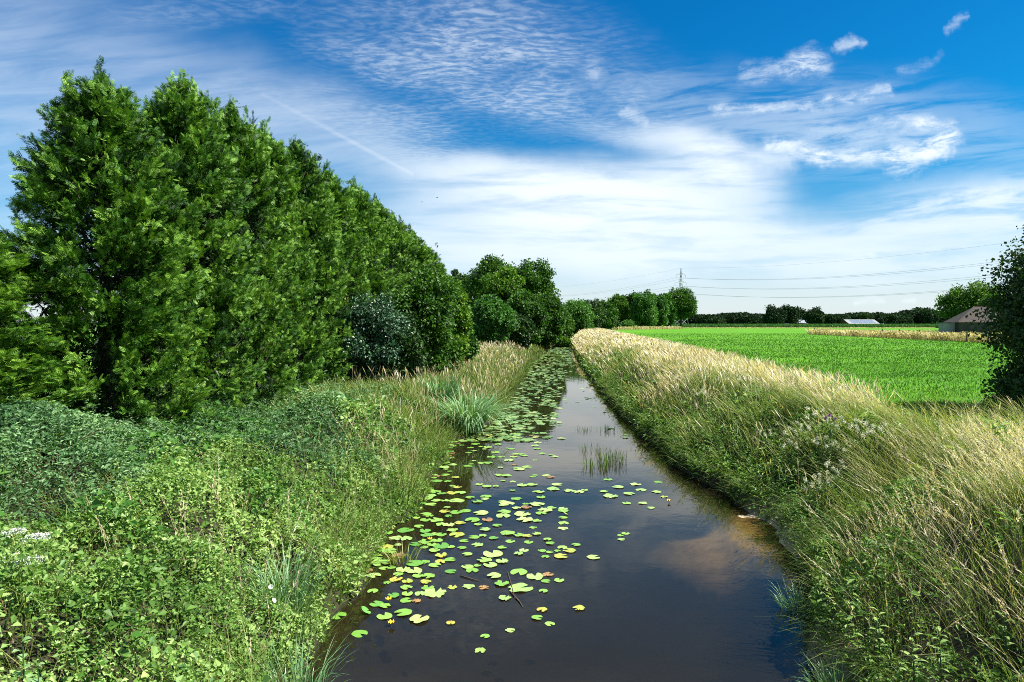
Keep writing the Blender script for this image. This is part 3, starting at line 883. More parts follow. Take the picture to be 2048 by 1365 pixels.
for (y0, y1, dn, wd, det) in ((2.6, 8, 190, 0.0045, True), (8, 14, 190, 0.0058, True), (14, 20, 140, 0.008, False), (20, 32, 110, 0.011, False), (32, 50, 80, 0.018, False), (50, 90, 48, 0.038, False), (90, 180, 24, 0.075, False), (180, 330, 9, 0.16, False)):
    x, y = scatter(y0, y1, dn, lambda q: XR(q) + 0.35, hi_r)
    s = top_line(x, y); big = vnoise(x, y, 0.33, 65)
    pr = sstep(s + (big - 0.5) * 1.3, 0.30, 0.85) * 0.95 + 0.05
    pr = np.where(y < 16, np.maximum(np.maximum(pr, 0.5 * sstep(x - XR(y), 0.8, 3)) * sstep(vnoise(x, y, 0.9, 67), 0.40, 0.60), 0.035) + 0.75 * np.exp(-(((x - 5.9 - (y - 8.8) * 0.8) / 1.5) ** 2 + ((y - 8.9) / 1.0) ** 2)) * sstep(vnoise(x, y, 1.6, 69), 0.3, 0.5), pr)
    pr = np.clip(pr + sstep(y, 45, 100) * 0.5, 0, 1) * (1 - 0.88 * sstep(y, 10.6, 11.8) * sstep(x, 6.6, 8.0) * (y < 16.5) * (x > XF(y) - 1.0 - 0.3 * (16 - y)))
    k = rng.uniform(0, 1, len(x)) < pr
    x, y, s = x[k], y[k], s[k]
    n = len(x)
    lean = rng.normal(0, 0.24, (n, 2)) + np.stack([vnoise(x, y, 1.4, 263, 2) - .5, vnoise(x, y, 1.4, 267, 2) - .5], -1) * 1.1 + WIND[None, :] * rng.uniform(0.2, 1.35, (n, 1)) * np.where(y < 18, 1.0, 0.55)[:, None]
    tint = 0.68 + (vnoise(x, y, 0.5, 68) - 0.5) * 0.6 + rng.normal(0, 0.17, n)
    seed_stalks(dry_r, x, y, rng.uniform(0.5, 1.1, n) * np.where(y < 18, 0.88, 1.0), lean, rng.uniform(0.8, 1.25, n) * wd, tint, det)
# blades drooping over the cut edge of the bank
for (y0, y1, dn, wd) in ((2.6, 9, 330, 0.008), (9, 14, 300, 0.010), (14, 24, 200, 0.015), (24, 44, 90, 0.026)):
    x, y = scatter(y0, y1, dn, lambda q: XR(q) - 0.02, lambda q: XR(q) + 0.55)
    k = rng.uniform(0, 1, len(x)) < sstep(vnoise(x, y, 1.3, 401), 0.22, 0.5); x, y = x[k], y[k]
    grass_patch(bg_r, x, y, rng.uniform(0.25, 0.62, len(x)), rng.uniform(.7, 1.3, len(x)) * wd, rng.normal(0, 0.3, (len(x), 2)) + np.array([-0.75, 0]), 0.34 + rng.normal(0, .2, len(x)), tip=0.15, sag=rng.uniform(0.3, 0.95, len(x)))
# low leafy weeds on the slope facing the water
for (y0, y1, dn, nl, sc) in ((2.6, 8, 10, 18, 1.0), (8, 14, 13, 18, 1.2), (14, 24, 13, 16, 1.6), (24, 44, 7, 14, 2.4), (44, 80, 2.4, 12, 4.0)):
    x, y = scatter(y0, y1, dn, lambda q: XR(q) + 0.02, lambda q: XR(q) + 3.4)
    k = rng.uniform(0, 1, len(x)) < sstep(vnoise(x, y, 0.6, 71) + np.exp(-((x - XR(y)) / 0.9)) * 0.5, 0.40, 0.65)
    x, y = x[k], y[k]
    hue = vnoise(x, y, 0.5, 72)
    stalk_plants(low_r, x, y, rng.uniform(0.3, 0.7, len(x)), nl, 0.075 * sc, 0.030 * sc, 0.36 + (hue - 0.5) * 0.9, 0.3)
for (y0, y1, dn, sc) in ((2.6, 8, 1100, 0.8), (8, 14, 900, 1.0), (14, 24, 300, 1.8), (24, 44, 130, 2.7), (44, 80, 40, 4.2)):
    x, y = scatter(y0, y1, dn, lambda q: XR(q) + 0.02, lambda q: XR(q) + 5.5)
    sr_ = x - XR(y)
    k = rng.uniform(0, 1, len(x)) < sstep(vnoise(x, y, 0.7, 71) + np.exp(-sr_ / 1.8) * 0.40, 0.44, 0.58)
    x, y, sr_ = x[k], y[k], sr_[k]
    hue = vnoise(x, y, 0.6, 72)
    canopy(low_r, x, y, (hummock(x * 1.1, y * 1.1) * 0.8) * (0.5 + 0.5 * sstep(sr_, 0, .8)), 0.070 * sc, 0.030 * sc, 0.52 + (hue - 0.5) * 0.9, tv=0.2)
setp(bg_r.obj('meadow_grass', M['grass']), kind='stuff')
setp(dry_r.obj('dry_grass', M['dry']), kind='stuff')
setp(low_r.obj('bank_weeds', M['bindweed']), kind='stuff')

# short field grass near the bank
fg = Veg()
for (y0, y1, dn, wd, hh) in ((14.2, 24, 150, 0.016, 0.09), (24, 40, 70, 0.028, 0.10), (40, 60, 24, 0.05, 0.11), (60, 95, 8, 0.08, 0.11), (95, 150, 2, 0.12, 0.11)):
    x, y = scatter(y0, y1, dn, lambda q: XF(q) - 0.2, lambda q: 45 + 0.6 * q, 0.85, 1)
    cl = vnoise(x, y, 0.6, 81)
    fg.blade(at3(x, y, 0.02), rng.uniform(0.6, 1.3, len(x)) * hh, rng.normal(0, 0.45, (len(x), 2)), rng.uniform(0.7, 1.3, len(x)) * wd,
             0.47 + (cl - 0.5) * 0.7 + rng.normal(0, 0.13, len(x)), ts=(0, 0.5, 1), prof=(1, 0.8, 0.1))
setp(fg.obj('field_grass', M['field']), kind='stuff')

# ------------------------------------------------------------------ thuja row
def thuja_mesh(name, H, Rad, nbough, seed, p=3.0, size=0.18, nsub=9, nsp=19):
    """boughs > shoots > flat sprays of narrow scale-leaf twigs"""
    r_ = np.random.default_rng(seed)
    tf = r_.uniform(0.0, 1.0, nbough) ** 0.9
    az = r_.uniform(0, 2 * PI, nbough)
    prof = (1 - tf ** p) ** 0.60
    rr = Rad * prof * r_.uniform(0.74, 1.03, nbough)
    bt = np.stack([rr * np.cos(az), rr * np.sin(az), 0.25 + (H * 0.965 - 0.3) * tf], -1)            # bough tips
    out = np.stack([np.cos(az), np.sin(az), np.zeros(nbough)], -1)
    bd = unit(out + np.array([0, 0, 1.0]) * r_.uniform(0.5, 1.3, nbough)[:, None])
    nt = 7                                                                                   # leaders
    ta = r_.uniform(0, 2 * PI, nt); tr = Rad * np.concatenate(([0.0, 0.05], r_.uniform(0.15, 0.42, nt - 2))); tz = H * (1.0 - 0.15 * tr / Rad) * r_.uniform(0.96, 1.0, nt)
    tz[0] = H
    bt[:nt] = np.stack([tr * np.cos(ta), tr * np.sin(ta), tz], -1); bd[:nt] = np.array([0.03, 0.02, 1.0])
    # shoots hang off each bough, in a tapering plume behind its tip
    bk = np.concatenate([np.zeros((nbough, 1)), r_.uniform(0.08, 0.95, (nbough, nsub - 1))], 1)
    lead0 = np.ones((nbough, 1, 1)); lead0[:nt] = 0.45
    side = r_.normal(0, 0.21, (nbough, nsub, 3)) * (0.15 + bk[..., None] * 1.1) * lead0
    st = bt[:, None, :] - bd[:, None, :] * bk[..., None] + side
    sdir = unit(bd[:, None, :] * 0.8 + side * 1.6 + r_.normal(0, 0.25, (nbough, nsub, 3)))
    st = st.reshape(-1, 3); sdir = sdir.reshape(-1, 3); ns = len(st)
    lead = np.zeros((nbough, nsub)); lead[:nt] = 1; lead = lead.ravel()
    q = r_.uniform(0, 1, (ns, nsp)) * 0.42
    pos = st[:, None, :] - sdir[:, None, :] * q[..., None] + r_.normal(0, 0.05, (ns, nsp, 3)) * (0.2 + 2.4 * q[..., None])
    d = sdir[:, None, :] * 0.95 + r_.normal(0, 0.42, (ns, nsp, 3)) + np.array([0.10, 0, 0.05])
    d = unit(d.reshape(-1, 3)); pos = pos.reshape(-1, 3)
    n = unit(np.cross(d, r_.normal(0, 1, d.shape)))
    s = unit(np.cross(n, d)); n = np.cross(d, s)
    L = size * r_.uniform(0.6, 1.35, len(pos))
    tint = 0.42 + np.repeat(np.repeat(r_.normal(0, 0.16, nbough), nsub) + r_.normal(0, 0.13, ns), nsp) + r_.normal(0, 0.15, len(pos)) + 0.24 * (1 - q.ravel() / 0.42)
    veg = Veg()
    for t, a, l in ((0.0, 0, 1.0), (0.10, 36, 0.50), (0.14, -36, 0.50), (0.30, 33, 0.46), (0.34, -33, 0.44), (0.50, 30, 0.38), (0.54, -30, 0.36), (0.70, 26, 0.27), (0.73, -26, 0.25)):
        dd = d * math.cos(R(a)) + s * math.sin(R(a)) - np.array([0, 0, 0.10])
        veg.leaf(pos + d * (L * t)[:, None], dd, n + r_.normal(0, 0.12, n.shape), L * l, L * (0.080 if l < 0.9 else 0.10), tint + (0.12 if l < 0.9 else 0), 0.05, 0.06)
    m_ = 13000                                # dense inner foliage, tinted dark to stand for shade within the crown
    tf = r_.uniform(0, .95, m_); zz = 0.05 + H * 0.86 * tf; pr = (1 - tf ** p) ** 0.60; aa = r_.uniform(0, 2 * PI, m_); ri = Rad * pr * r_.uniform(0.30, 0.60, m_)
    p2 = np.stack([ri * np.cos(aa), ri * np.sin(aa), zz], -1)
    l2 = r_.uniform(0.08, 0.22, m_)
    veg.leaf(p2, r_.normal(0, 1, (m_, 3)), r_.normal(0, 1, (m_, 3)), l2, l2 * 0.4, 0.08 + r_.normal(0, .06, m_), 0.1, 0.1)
    return veg.mesh(name, M['thuja'])


def thuja_trunk(name, H, seed):
    mb = MB(); r_ = random.Random(seed)
    mb.tube([(0, 0, -0.2), (0.05, 0, H * 0.3), (0, 0.06, H * 0.65), (0, 0, H * 0.95)], [0.2, 0.15, 0.09, 0.02], 8)
    for i in range(26):
        a = r_.uniform(0, 2 * PI); z = H * (0.06 + 0.8 * i / 26); l = 1.5 * (1 - (z / H) ** 2.2)
        mb.tube([(0, 0, z), (l * 0.5 * math.cos(a), l * 0.5 * math.sin(a), z + l * 0.35), (l * math.cos(a), l * math.sin(a), z + l)], [0.045, 0.03, 0.01], 5)
    return mb.mesh(name, M['bark'], True)


thuja_src = []
for sd, (H, Rd, nb, p_) in enumerate(((9.5, 2.3, 400, 3.1), (10.2, 2.2, 370, 3.5), (10.2, 2.1, 330, 3.7), (10.2, 2.15, 280, 3.4))):
    thuja_src.append((H, Rd, thuja_mesh('crown', H, Rd, nb, sd + 3, p_), thuja_trunk('trunk', H, sd)))
# (Y, extra X, top height above camera, mesh, radius factor)
THUJA = [(13.3, -1.3, 2.5, 1, 1.12), (15.9, 0.15, 6.1, 0, 1.0), (19.3, 0.1, 7.15, 1, 1.0), (22.0, 0.2, 7.3, 2, 0.95), (24.7, 0.0, 7.3, 1, 0.95), (27.5, 0, 7.6, 2, 1.05),
         (31.2, 0, 7.4, 3, 1.1), (35.0, 0.1, 7.4, 1, 1.05), (39.0, 0, 7.4, 3, 1.1), (43.0, 0, 7.1, 2, 1.1), (47.5, 0, 6.9, 3, 1.1), (52.0, 0.1, 6.2, 1, 1.1), (57.0, 0.6, 4.6, 3, 1.15)]
ORD = ['low bushy one at the near left end of the row', 'broad tallest-looking one with a wide rounded top, second from the left', 'third from the left, with a pointed leader against the sky',
       'fourth from the left, ending in a narrow dark spire', 'fifth from the left, tucked behind the dark spire', 'sixth from the left, with a single feathery tip', 'seventh from the left, halfway down the row',
       'eighth from the left, above the glossy shrub', 'ninth from the left, rising behind the leafy shrub', 'tenth from the left, slim and sloping down the row', 'third from the far end of the row',
       'second from the far end of the row', 'last and shortest at the far end of the row']
for i, (Y, ex, top, mi, rf) in enumerate(THUJA):
    H, Rd, cm, tm = thuja_src[mi]
    X = float(HEDGE_X(Y)) + ex
    z0 = float(ground(X, Y)) - 0.1
    sc = (CAM_H + top - 0.1 - z0) / H
    root = empty('conifer_tree', (X, Y, z0), 'green feathery conifer, ' + ORD[i], 'conifer', 'conifers in the tall row on the left bank', rz=rng.uniform(0, 6.28), scale=(rf, rf, sc))
    link('crown', cm, root); link('trunk', tm, root)


# ------------------------------------------------------------------ broadleaf trees
def crown_mesh(name, H, Rc, z0, nblob, nleaf, ls, seed, mat, flat=1.0, blob=0.30, squash=0.9, tvar=0.16, top_round=1.0, outer=0.52):
    """leaf clumps spread over an uneven ellipsoid from z0 to H"""
    r_ = np.random.default_rng(seed)
    ch = (H - z0) / 2; cz = z0 + ch
    a = r_.uniform(0, 2 * PI, nblob); cz_ = r_.uniform(-0.95, 1, nblob)
    rad = np.sqrt(1 - cz_ ** 2) ** top_round
    q = r_.uniform(outer, 1.0, nblob) * (0.66 + 0.52 * vnoise(a * 1.3 + seed, cz_ * 2 + 5, 1.3, seed))
    cx = Rc * (1 - blob * 0.6) * rad * np.cos(a) * q; cy = Rc * (1 - blob * 0.6) * rad * np.sin(a) * q * flat
    czz = cz + ch * (1 - blob * 0.4) * cz_ * q
    br = Rc * blob * r_.uniform(0.6, 1.25, nblob)
    bi = r_.integers(0, nblob, nleaf)
    dr = unit(r_.normal(0, 1, (nleaf, 3)))
    rr = r_.uniform(0.25, 1.0, nleaf) ** 0.45 * np.where(r_.uniform(0, 1, nleaf) < 0.12, r_.uniform(1.0, 1.4, nleaf), 1.0)
    pos = np.stack([cx[bi], cy[bi], czz[bi]], -1) + dr * (br[bi] * rr)[:, None] * np.array([1, 1, squash])
    pos += r_.normal(0, 0.05 * Rc, pos.shape)
    d = unit(dr + r_.normal(0, 0.8, (nleaf, 3)) + np.array([0, 0, -0.1]))
    n = unit(dr * 0.7 + r_.normal(0, 0.7, (nleaf, 3)) + np.array([0, 0, 0.5]))
    L = ls * r_.uniform(0.6, 1.35, nleaf)
    tint = 0.45 + r_.normal(0, 0.10, nblob)[bi] + r_.normal(0, tvar, nleaf)
    v = Veg(); v.leaf(pos, d, n, L, L * 0.75, tint, 0.12, 0.08)
    return v.mesh(name, mat)


def trunk_mesh(name, H, Rc, z0, rad, seed, nl=12):
    r_ = random.Random(seed); mb = MB()
    th = z0 + (H - z0) * 0.45
    mb.tube([(0, 0, -0.3), (r_.uniform(-.1, .1), 0.05, z0 * 0.6), (r_.uniform(-.2, .2), r_.uniform(-.2, .2), th), (0, 0, H * 0.9)], [rad * 1.25, rad, rad * 0.6, rad * 0.12], 9)
    for i in range(nl):
        a = 2 * PI * i / nl + r_.uniform(-.4, .4); zb = z0 * 0.8 + (H - z0) * 0.5 * r_.random(); l = Rc * r_.uniform(0.55, 0.85); up = r_.uniform(0.3, 1.0)
        mb.tube([(0, 0, zb), (l * .45 * math.cos(a), l * .45 * math.sin(a), zb + l * .4 * up), (l * math.cos(a), l * math.sin(a), min(zb + l * up, H * .95))], [rad * .4, rad * .25, rad * .07], 6)
    return mb.mesh(name, M['bark'], True)


def tree(name, X, Y, H, Rc, label, cat='tree', mat='oak', z0=1.0, nblob=70, nleaf=26000, ls=0.3, seed=1, trunk=0.22, group=None, crown='crown', **kw):
    zg = float(ground(X, Y)) - 0.05
    root = empty(name, (X, Y, zg), label, cat, group)
    link(crown, crown_mesh(crown, H, Rc, z0, nblob, nleaf, ls, seed, M[mat], **kw), root)
    link('trunk', trunk_mesh('trunk', H, Rc, max(z0, 0.3), trunk, seed), root)
    return root


def AX(px, Y): return (px - 1024) / F * Y
def HT(ytop, Y, zg): return CAM_H + (HOR - ytop) / F * Y - zg

# shrubs in front of the conifers
tree('glossy_shrub', AX(742, 30), 30, 4.3, 1.75, 'bluish green glossy-leaved shrub in front of the conifer row', 'shrub', 'holly', 0.1, 60, 26000, 0.12, 31, 0.10, squash=1.0, blob=0.26)
tree('leafy_shrub', AX(845, 33), 33, 5.6, 2.1, 'tall dark leafy shrub with yellowish tips beside the glossy shrub', 'shrub', 'oak', 0.1, 90, 30000, 0.16, 32, 0.12, blob=0.24)
tree('leafy_shrub', AX(893, 37), 37, 5.9, 1.5, 'slim upright leafy shrub with a twiggy top against the pale sky', 'shrub', 'lime', 0.2, 60, 18000, 0.17, 33, 0.10, blob=0.26)
tree('dark_shrub', AX(800, 31), 31, 3.6, 1.5, 'low dark bush filling the gap between the glossy and the leafy shrub', 'shrub', 'dark', 0.0, 50, 14000, 0.15, 34, 0.10, blob=0.3)
tree('dark_shrub', AX(905, 42), 42, 3.7, 1.6, 'dark round bush at the foot of the last conifers', 'shrub', 'oak', 0.0, 50, 14000, 0.18, 35, 0.10, blob=0.3)
# trees along the left bank behind the conifers
GZ = 1.5
LT = [  # px, Y, ytop, halfwidth px, mat, label, seed, z0
    (920, 125, 543, 26, 'dark', 'small distant dark tree seen against the sky just past the conifer row', 41, 3.0),
    (992, 112, 506, 52, 'oak', 'large dark tree, the highest crown of the waterside group', 42, 2.0),
    (1062, 106, 514, 46, 'oak', 'large dark tree with a ragged right shoulder in the waterside group', 43, 1.5),
    (1008, 92, 528, 46, 'lime', 'yellow-green tree in front of the highest dark crown', 44, 1.0),
    (982, 74, 594, 42, 'poplar', 'low round-topped tree right behind the bank grass', 45, 0.3),
    (1052, 84, 570, 40, 'oak', 'mid-height dark tree hanging over the lily mat', 46, 0.3),
    (1092, 100, 560, 34, 'oak', 'dark tree leaning over the water at the end of the group', 47, 0.2),
    (1032, 78, 625, 30, 'dark', 'dark bush overhanging the left edge of the stream', 48, 0.0),
    (1118, 135, 590, 26, 'oak', 'dark rounded tree where the stream vanishes', 49, 0.2),
    (1150, 165, 591, 34, 'poplar', 'mid-green tree beyond the bend, left of the low saddle of crowns', 50, 0.2),
    (1182, 200, 606, 26, 'dark', 'low dark tree in the saddle between the two tree groups', 51, 0.2),
    (1208, 225, 608, 26, 'oak', 'low rounded tree at the right of the saddle', 52, 0.2),
]
for px, Y, yt, hw, mt, lab, sd, z0 in LT:
    H = HT(yt - 4, Y, GZ); Rc = hw / F * Y * 1.2
    X = AX(px, Y)
    n = int(np.clip(26000, 9000, 26000))
    tree('broadleaf_tree', X, Y, H, Rc, lab, 'tree', mt, z0, 130, 30000, 0.17 + 0.0016 * Y, sd, 0.25, 'trees along the stream', blob=0.20)
tree('waterside_bush', AX(1126, 118), 118, 2.6, 2.0, 'small bright bush at the water edge under the trees', 'shrub', 'lime', 0.0, 30, 4000, 0.35, 58, 0.08)
# group on the right of the stream, far along the field
RT = [(1236, 268, 590, 22, 'oak', 'dark tree at the left end of the group beside the field', 61, 1.2),
      (1262, 275, 586, 26, 'oak', 'dark green tree, second from the left in the group beside the field', 62, 0.5),
      (1290, 262, 583, 27, 'poplar', 'fresh green poplar, leafy down to the ground, left of the close-set pair', 63, 0.2),
      (1316, 270, 583, 20, 'poplar', 'narrow fresh green poplar in the middle of the close-set pair', 64, 0.2),
      (1336, 276, 585, 19, 'poplar', 'narrow poplar standing next to the spreading oak', 65, 0.2)]
for px, Y, yt, hw, mt, lab, sd, z0 in RT:
    tree('broadleaf_tree', AX(px, Y), Y, HT(yt, Y, 1.8), hw / F * Y * 1.05, lab, 'tree', mt, z0, 90, 24000, 0.62, sd, 0.35, 'trees beside the far end of the field', blob=0.25, squash=1.3, top_round=0.7)
tree('oak_tree', AX(1362, 280), 280, HT(578, 280, 1.8), 7.0, 'spreading oak with a bare trunk at the right end of the group, under the pylon', 'tree', 'oak', 3.5, 80, 24000, 0.6, 66, 0.5, blob=0.27)
tree('waterside_bush', AX(1256, 250), 250, HT(640, 250, 1.8), 2.7, 'small round bush in front of the poplars', 'shrub', 'poplar', 0.0, 30, 4000, 0.5, 67, 0.1)
tree('waterside_bush', AX(1226, 235), 235, HT(640, 235, 1.8), 2.8, 'dark bush at the left foot of the group beside the field', 'shrub', 'dark', 0.0, 30, 4000, 0.5, 68, 0.1)
# far farm trees
FT = [(1548, 430, 613, 26, 'farwood', 'dark rounded tree at the left of the far farmyard', 71),
      (1577, 436, 612, 26, 'farwood', 'dark tree towering left of the far slate-roofed house', 72),
      (1600, 440, 620, 16, 'farwood', 'lower dark tree touching the far slate-roofed house', 73),
      (1628, 418, 615, 18, 'farwood', 'single rounded tree in front of the far slate-roofed house', 74),
      (1660, 425, 632, 16, 'farwood', 'low tree between the slate-roofed house and the long barn', 75),
      (1682, 425, 631, 17, 'farwood', 'low tree touching the left end of the long barn', 76),
      (1768, 425, 630, 20, 'farwood', 'rounded tree touching the right end of the long barn', 77),
      (1792, 420, 634, 15, 'farwood', 'rounded bush right of the long barn', 78),
      (1810, 418, 638, 12, 'farwood', 'smallest bush at the right end of the far farmyard', 79)]
for px, Y, yt, hw, mt, lab, sd in FT:
    tree('farm_tree', AX(px, Y), Y, HT(yt, Y, 1.8), hw / F * Y * 1.06, lab, 'tree', mt, 0.5, 45, 7000, 1.0, sd, 0.4, 'trees round the far farm', blob=0.3)
# far wood as one mass
fw = Veg(); r_ = np.random.default_rng(5)
for k in range(240):
    px = r_.uniform(1330, 1980) if k < 190 else r_.uniform(300, 1330)
    Y = r_.uniform(640, 760); X = AX(px, Y)
    ridge = 618 + 12 * abs(math.sin(px * 0.013 + 1.0)) if px > 1700 else 631 + 3 * math.sin(px * 0.05)
    if px > 1860: ridge = 626
    H = (HOR - ridge + r_.uniform(-5, 2)) / F * Y + 2.4; Rc = r_.uniform(6, 11)
    nb, nl = 26, 1300
    c = unit(r_.normal(0, 1, (nb, 3))) * np.array([Rc * .7, Rc * .7, H * .33]) + np.array([X, Y, 1.8 + H * .56])
    bi = r_.integers(0, nb, nl); dr = unit(r_.normal(0, 1, (nl, 3)))
    pos = c[bi] + dr * Rc * 0.36; pos[:, 2] = np.clip(pos[:, 2], 1.9, 1.9 + H)
    L = r_.uniform(1.2, 2.6, nl)
    fw.leaf(pos, dr + r_.normal(0, .8, (nl, 3)), dr + r_.normal(0, .5, (nl, 3)) + np.array([0, 0, .4]), L, L * .8, 0.45 + r_.normal(0, .1, nb)[bi] + r_.normal(0, .15, nl) + r_.normal(0, .12))
setp(fw.obj('far_wood', M['farwood']), kind='stuff')

# maize between the far farm and the field
mz = Veg()
n = 60000
y = rng.uniform(300, 395, n); x = rng.uniform(62, 262, n) * (y / 340)
x = np.round(x / 1.5) * 1.5 + rng.normal(0, 0.12, n)
ok = (x / y < 0.66) & (x / y > 0.235)
x, y = x[ok], y[ok]
mz.blade(at3(x, y), rng.uniform(1.3, 2.2, len(x)), rng.normal(0, 0.35, (len(x), 2)), rng.uniform(0.12, 0.3, len(x)), np.clip(rng.normal(0.5, 0.2, len(x)), 0, 1), sag=rng.uniform(0, .3, len(x)))
setp(mz.obj('maize', M['maize']), kind='stuff')

# tree by the barn and the dark tree at the right edge
tree('spreading_tree', AX(1940, 172), 172, HT(568, 172, 1.8), 7.4, 'bright green spreading tree behind the tiled barn', 'tree', 'lime', 2.5, 80, 26000, 0.5, 81, 0.45, blob=0.26)
tree('spreading_tree', AX(2010, 150), 150, HT(590, 150, 1.8), 6.0, 'darker tree behind the right end of the tiled barn', 'tree', 'oak', 1.5, 60, 16000, 0.5, 82, 0.4, blob=0.26)
tree('overhanging_tree', 15.0, 17.6, 5.3, 2.6, 'big dark leafy tree cut off by the right edge of the photo', 'tree', 'dark', 0.6, 150, 75000, 0.095, 83, 0.2, blob=0.22, outer=0.5)
tree('dark_shrub', 13.3, 16.6, 1.5, 1.4, 'dark low bush in the shade under the overhanging tree', 'shrub', 'dark', 0.0, 40, 12000, 0.09, 84, 0.05)

# dry strip, paddock grass and its fence
strip = Veg()
P0, P1 = np.array([AX(1614, 142), 142.0]), np.array([55.0, 73.0])
n = 16000
t = rng.uniform(0, 1, n); wdt = rng.uniform(0, 1, n)
off = np.array([0.93, 0.36])
px_ = P0[0] + (P1[0] - P0[0]) * t + wdt * 5.0; py_ = P0[1] + (P1[1] - P0[1]) * t + wdt * 2.0
seed_stalks(strip, px_, py_, rng.uniform(0.5, 1.15, n) * (0.75 + 0.5 * vnoise(px_, py_, 0.4, 91)), rng.normal(0, .18, (n, 2)) + WIND * .4, rng.uniform(.05, .10, n), 0.50 + (vnoise(px_, py_, 0.22, 92) - .5) * 0.9 + rng.normal(0, .15, n), False)
n = 9000
yy = rng.uniform(92, 185, n); xx = rng.uniform(0.45, 0.80, n) * yy
ok = (xx > P0[0] + (P1[0] - P0[0]) * (yy - P0[1]) / (P1[1] - P0[1]) + 5.5) & (vnoise(xx, yy, 0.12, 95) > 0.42)
seed_stalks(strip, xx[ok], yy[ok], rng.uniform(.3, .7, ok.sum()), rng.normal(0, .2, (ok.sum(), 2)), rng.uniform(.06, .11, ok.sum()), 0.40 + rng.normal(0, .18, ok.sum()), False)
n = 3500                                                     # far dry margins by the poplars and along the maize
xx = rng.uniform(AX(1150, 225), AX(1352, 262), n); yy = 225 + (xx - AX(1150, 225)) / (AX(1352, 262) - AX(1150, 225)) * 32 + rng.uniform(-5, 5, n)
seed_stalks(strip, xx, yy, rng.uniform(.4, 1.2, n), rng.normal(0, .2, (n, 2)), rng.uniform(.12, .22, n), 0.5 + rng.normal(0, .18, n), False)
n = 5000
yy = rng.uniform(292, 299, n); xx = rng.uniform(0.235, 0.62, n) * yy
seed_stalks(strip, xx, yy, rng.uniform(.2, .55, n), rng.normal(0, .2, (n, 2)), rng.uniform(.14, .24, n), 0.45 + rng.normal(0, .18, n), False)
setp(strip.obj('tall_grass', M['dry']), kind='stuff')

post_src = None
POSTS = [(1628, 140), (1763, 112), (1797, 106), (1837, 99), (1881, 92), (1932, 84), (1975, 78)]
PL = ['at the far left end of the dry grass strip', 'leftmost of the middle row in the dry strip', 'second of the middle row in the dry strip', 'third of the middle row in the dry strip',
      'tallest-looking one, below the grey shed', 'below the tiled barn', 'nearest one, beside the overhanging tree']
for i, (px, Y) in enumerate(POSTS):
    X = AX(px, Y) + 0.1; z = float(ground(X, Y))
    if post_src is None:
        post_src = empty('fence_post', (X, Y, z), 'weathered wooden fence post ' + PL[i], 'fence post', 'fence posts in the dry strip')
        MB().tube([(0, 0, -0.3), (0.01, 0, 0.7), (0.02, 0.0, 1.38)], [0.10, 0.095, 0.085], 8).obj('post', M['post'], post_src)
        MB().box((0, -0.10, 1.15), (0.05, 0.03, 0.08)).obj('staple', M['wire'], post_src); MB().box((0, -0.10, 0.75), (0.05, 0.03, 0.08)).obj('staple', M['wire'], post_src)
        pts = post_src
    else:
        copy_thing(post_src, (X, Y, z), rz=rng.uniform(-.3, .3), label='weathered wooden fence post ' + PL[i])
wr = MB()
for zz in (0.75, 1.15):
    wr.tube([(AX(px, Y) + .1, Y - 0.1, float(ground(AX(px, Y), Y)) + zz) for px, Y in POSTS], 0.012, 4)
setp(wr.obj('fence_wire', M['wire']), 'two strands of wire strung between the posts of the dry strip', 'wire')
Xs, Ys = AX(1190, 150), 150
sk = empty('wooden_stake', (Xs, Ys, float(ground(Xs, Ys))), 'short dark stake standing in the straw grass near the stream bend', 'stake')
MB().tube([(0, 0, -0.2), (0, 0, 1.25)], [0.13, 0.12], 7).obj('post', M['post'], sk)
MB().tube([(0, 0, 1.25), (0, 0, 1.31)], [0.13, 0.05], 7).obj('cap', M['post'], sk)


# ------------------------------------------------------------------ buildings
def gable(mb, x0, x1, y0, y1, ze, zr, th=0.12, over=0.4):
    """pitched roof with ridge along x"""
    ym = (y0 + y1) / 2
    for s_, ya in ((-1, y0 - over), (1, y1 + over)):
        k = (zr - ze) / (ym - y0); zl = ze - over * k
        a = [(x0 - over, ya, zl), (x1 + over, ya, zl), (x1 + over, ym, zr), (x0 - over, ym, zr)]
        b = [(p[0], p[1], p[2] - th) for p in a]
        mb.add(a + b, [(0, 1, 2, 3), (7, 6, 5, 4), (0, 4, 5, 1), (1, 5, 6, 2), (2, 6, 7, 3), (3, 7, 4, 0)])


def walls(mb, x0, x1, y0, y1, z0, ze, zr=None):
    ym = (y0 + y1) / 2
    vs = [(x0, y0, z0), (x1, y0, z0), (x1, y1, z0), (x0, y1, z0), (x0, y0, ze), (x1, y0, ze), (x1, y1, ze), (x0, y1, ze)]
    fs = [(0, 1, 5, 4), (1, 2, 6, 5), (2, 3, 7, 6), (3, 0, 4, 7), (4, 5, 6, 7)]
    if zr:
        vs += [(x0, ym, zr), (x1, ym, zr)]
        fs = [(0, 1, 5, 4), (2, 3, 7, 6), (1, 2, 6, 9, 5), (3, 0, 4, 8, 7)]
    mb.add(vs, fs)


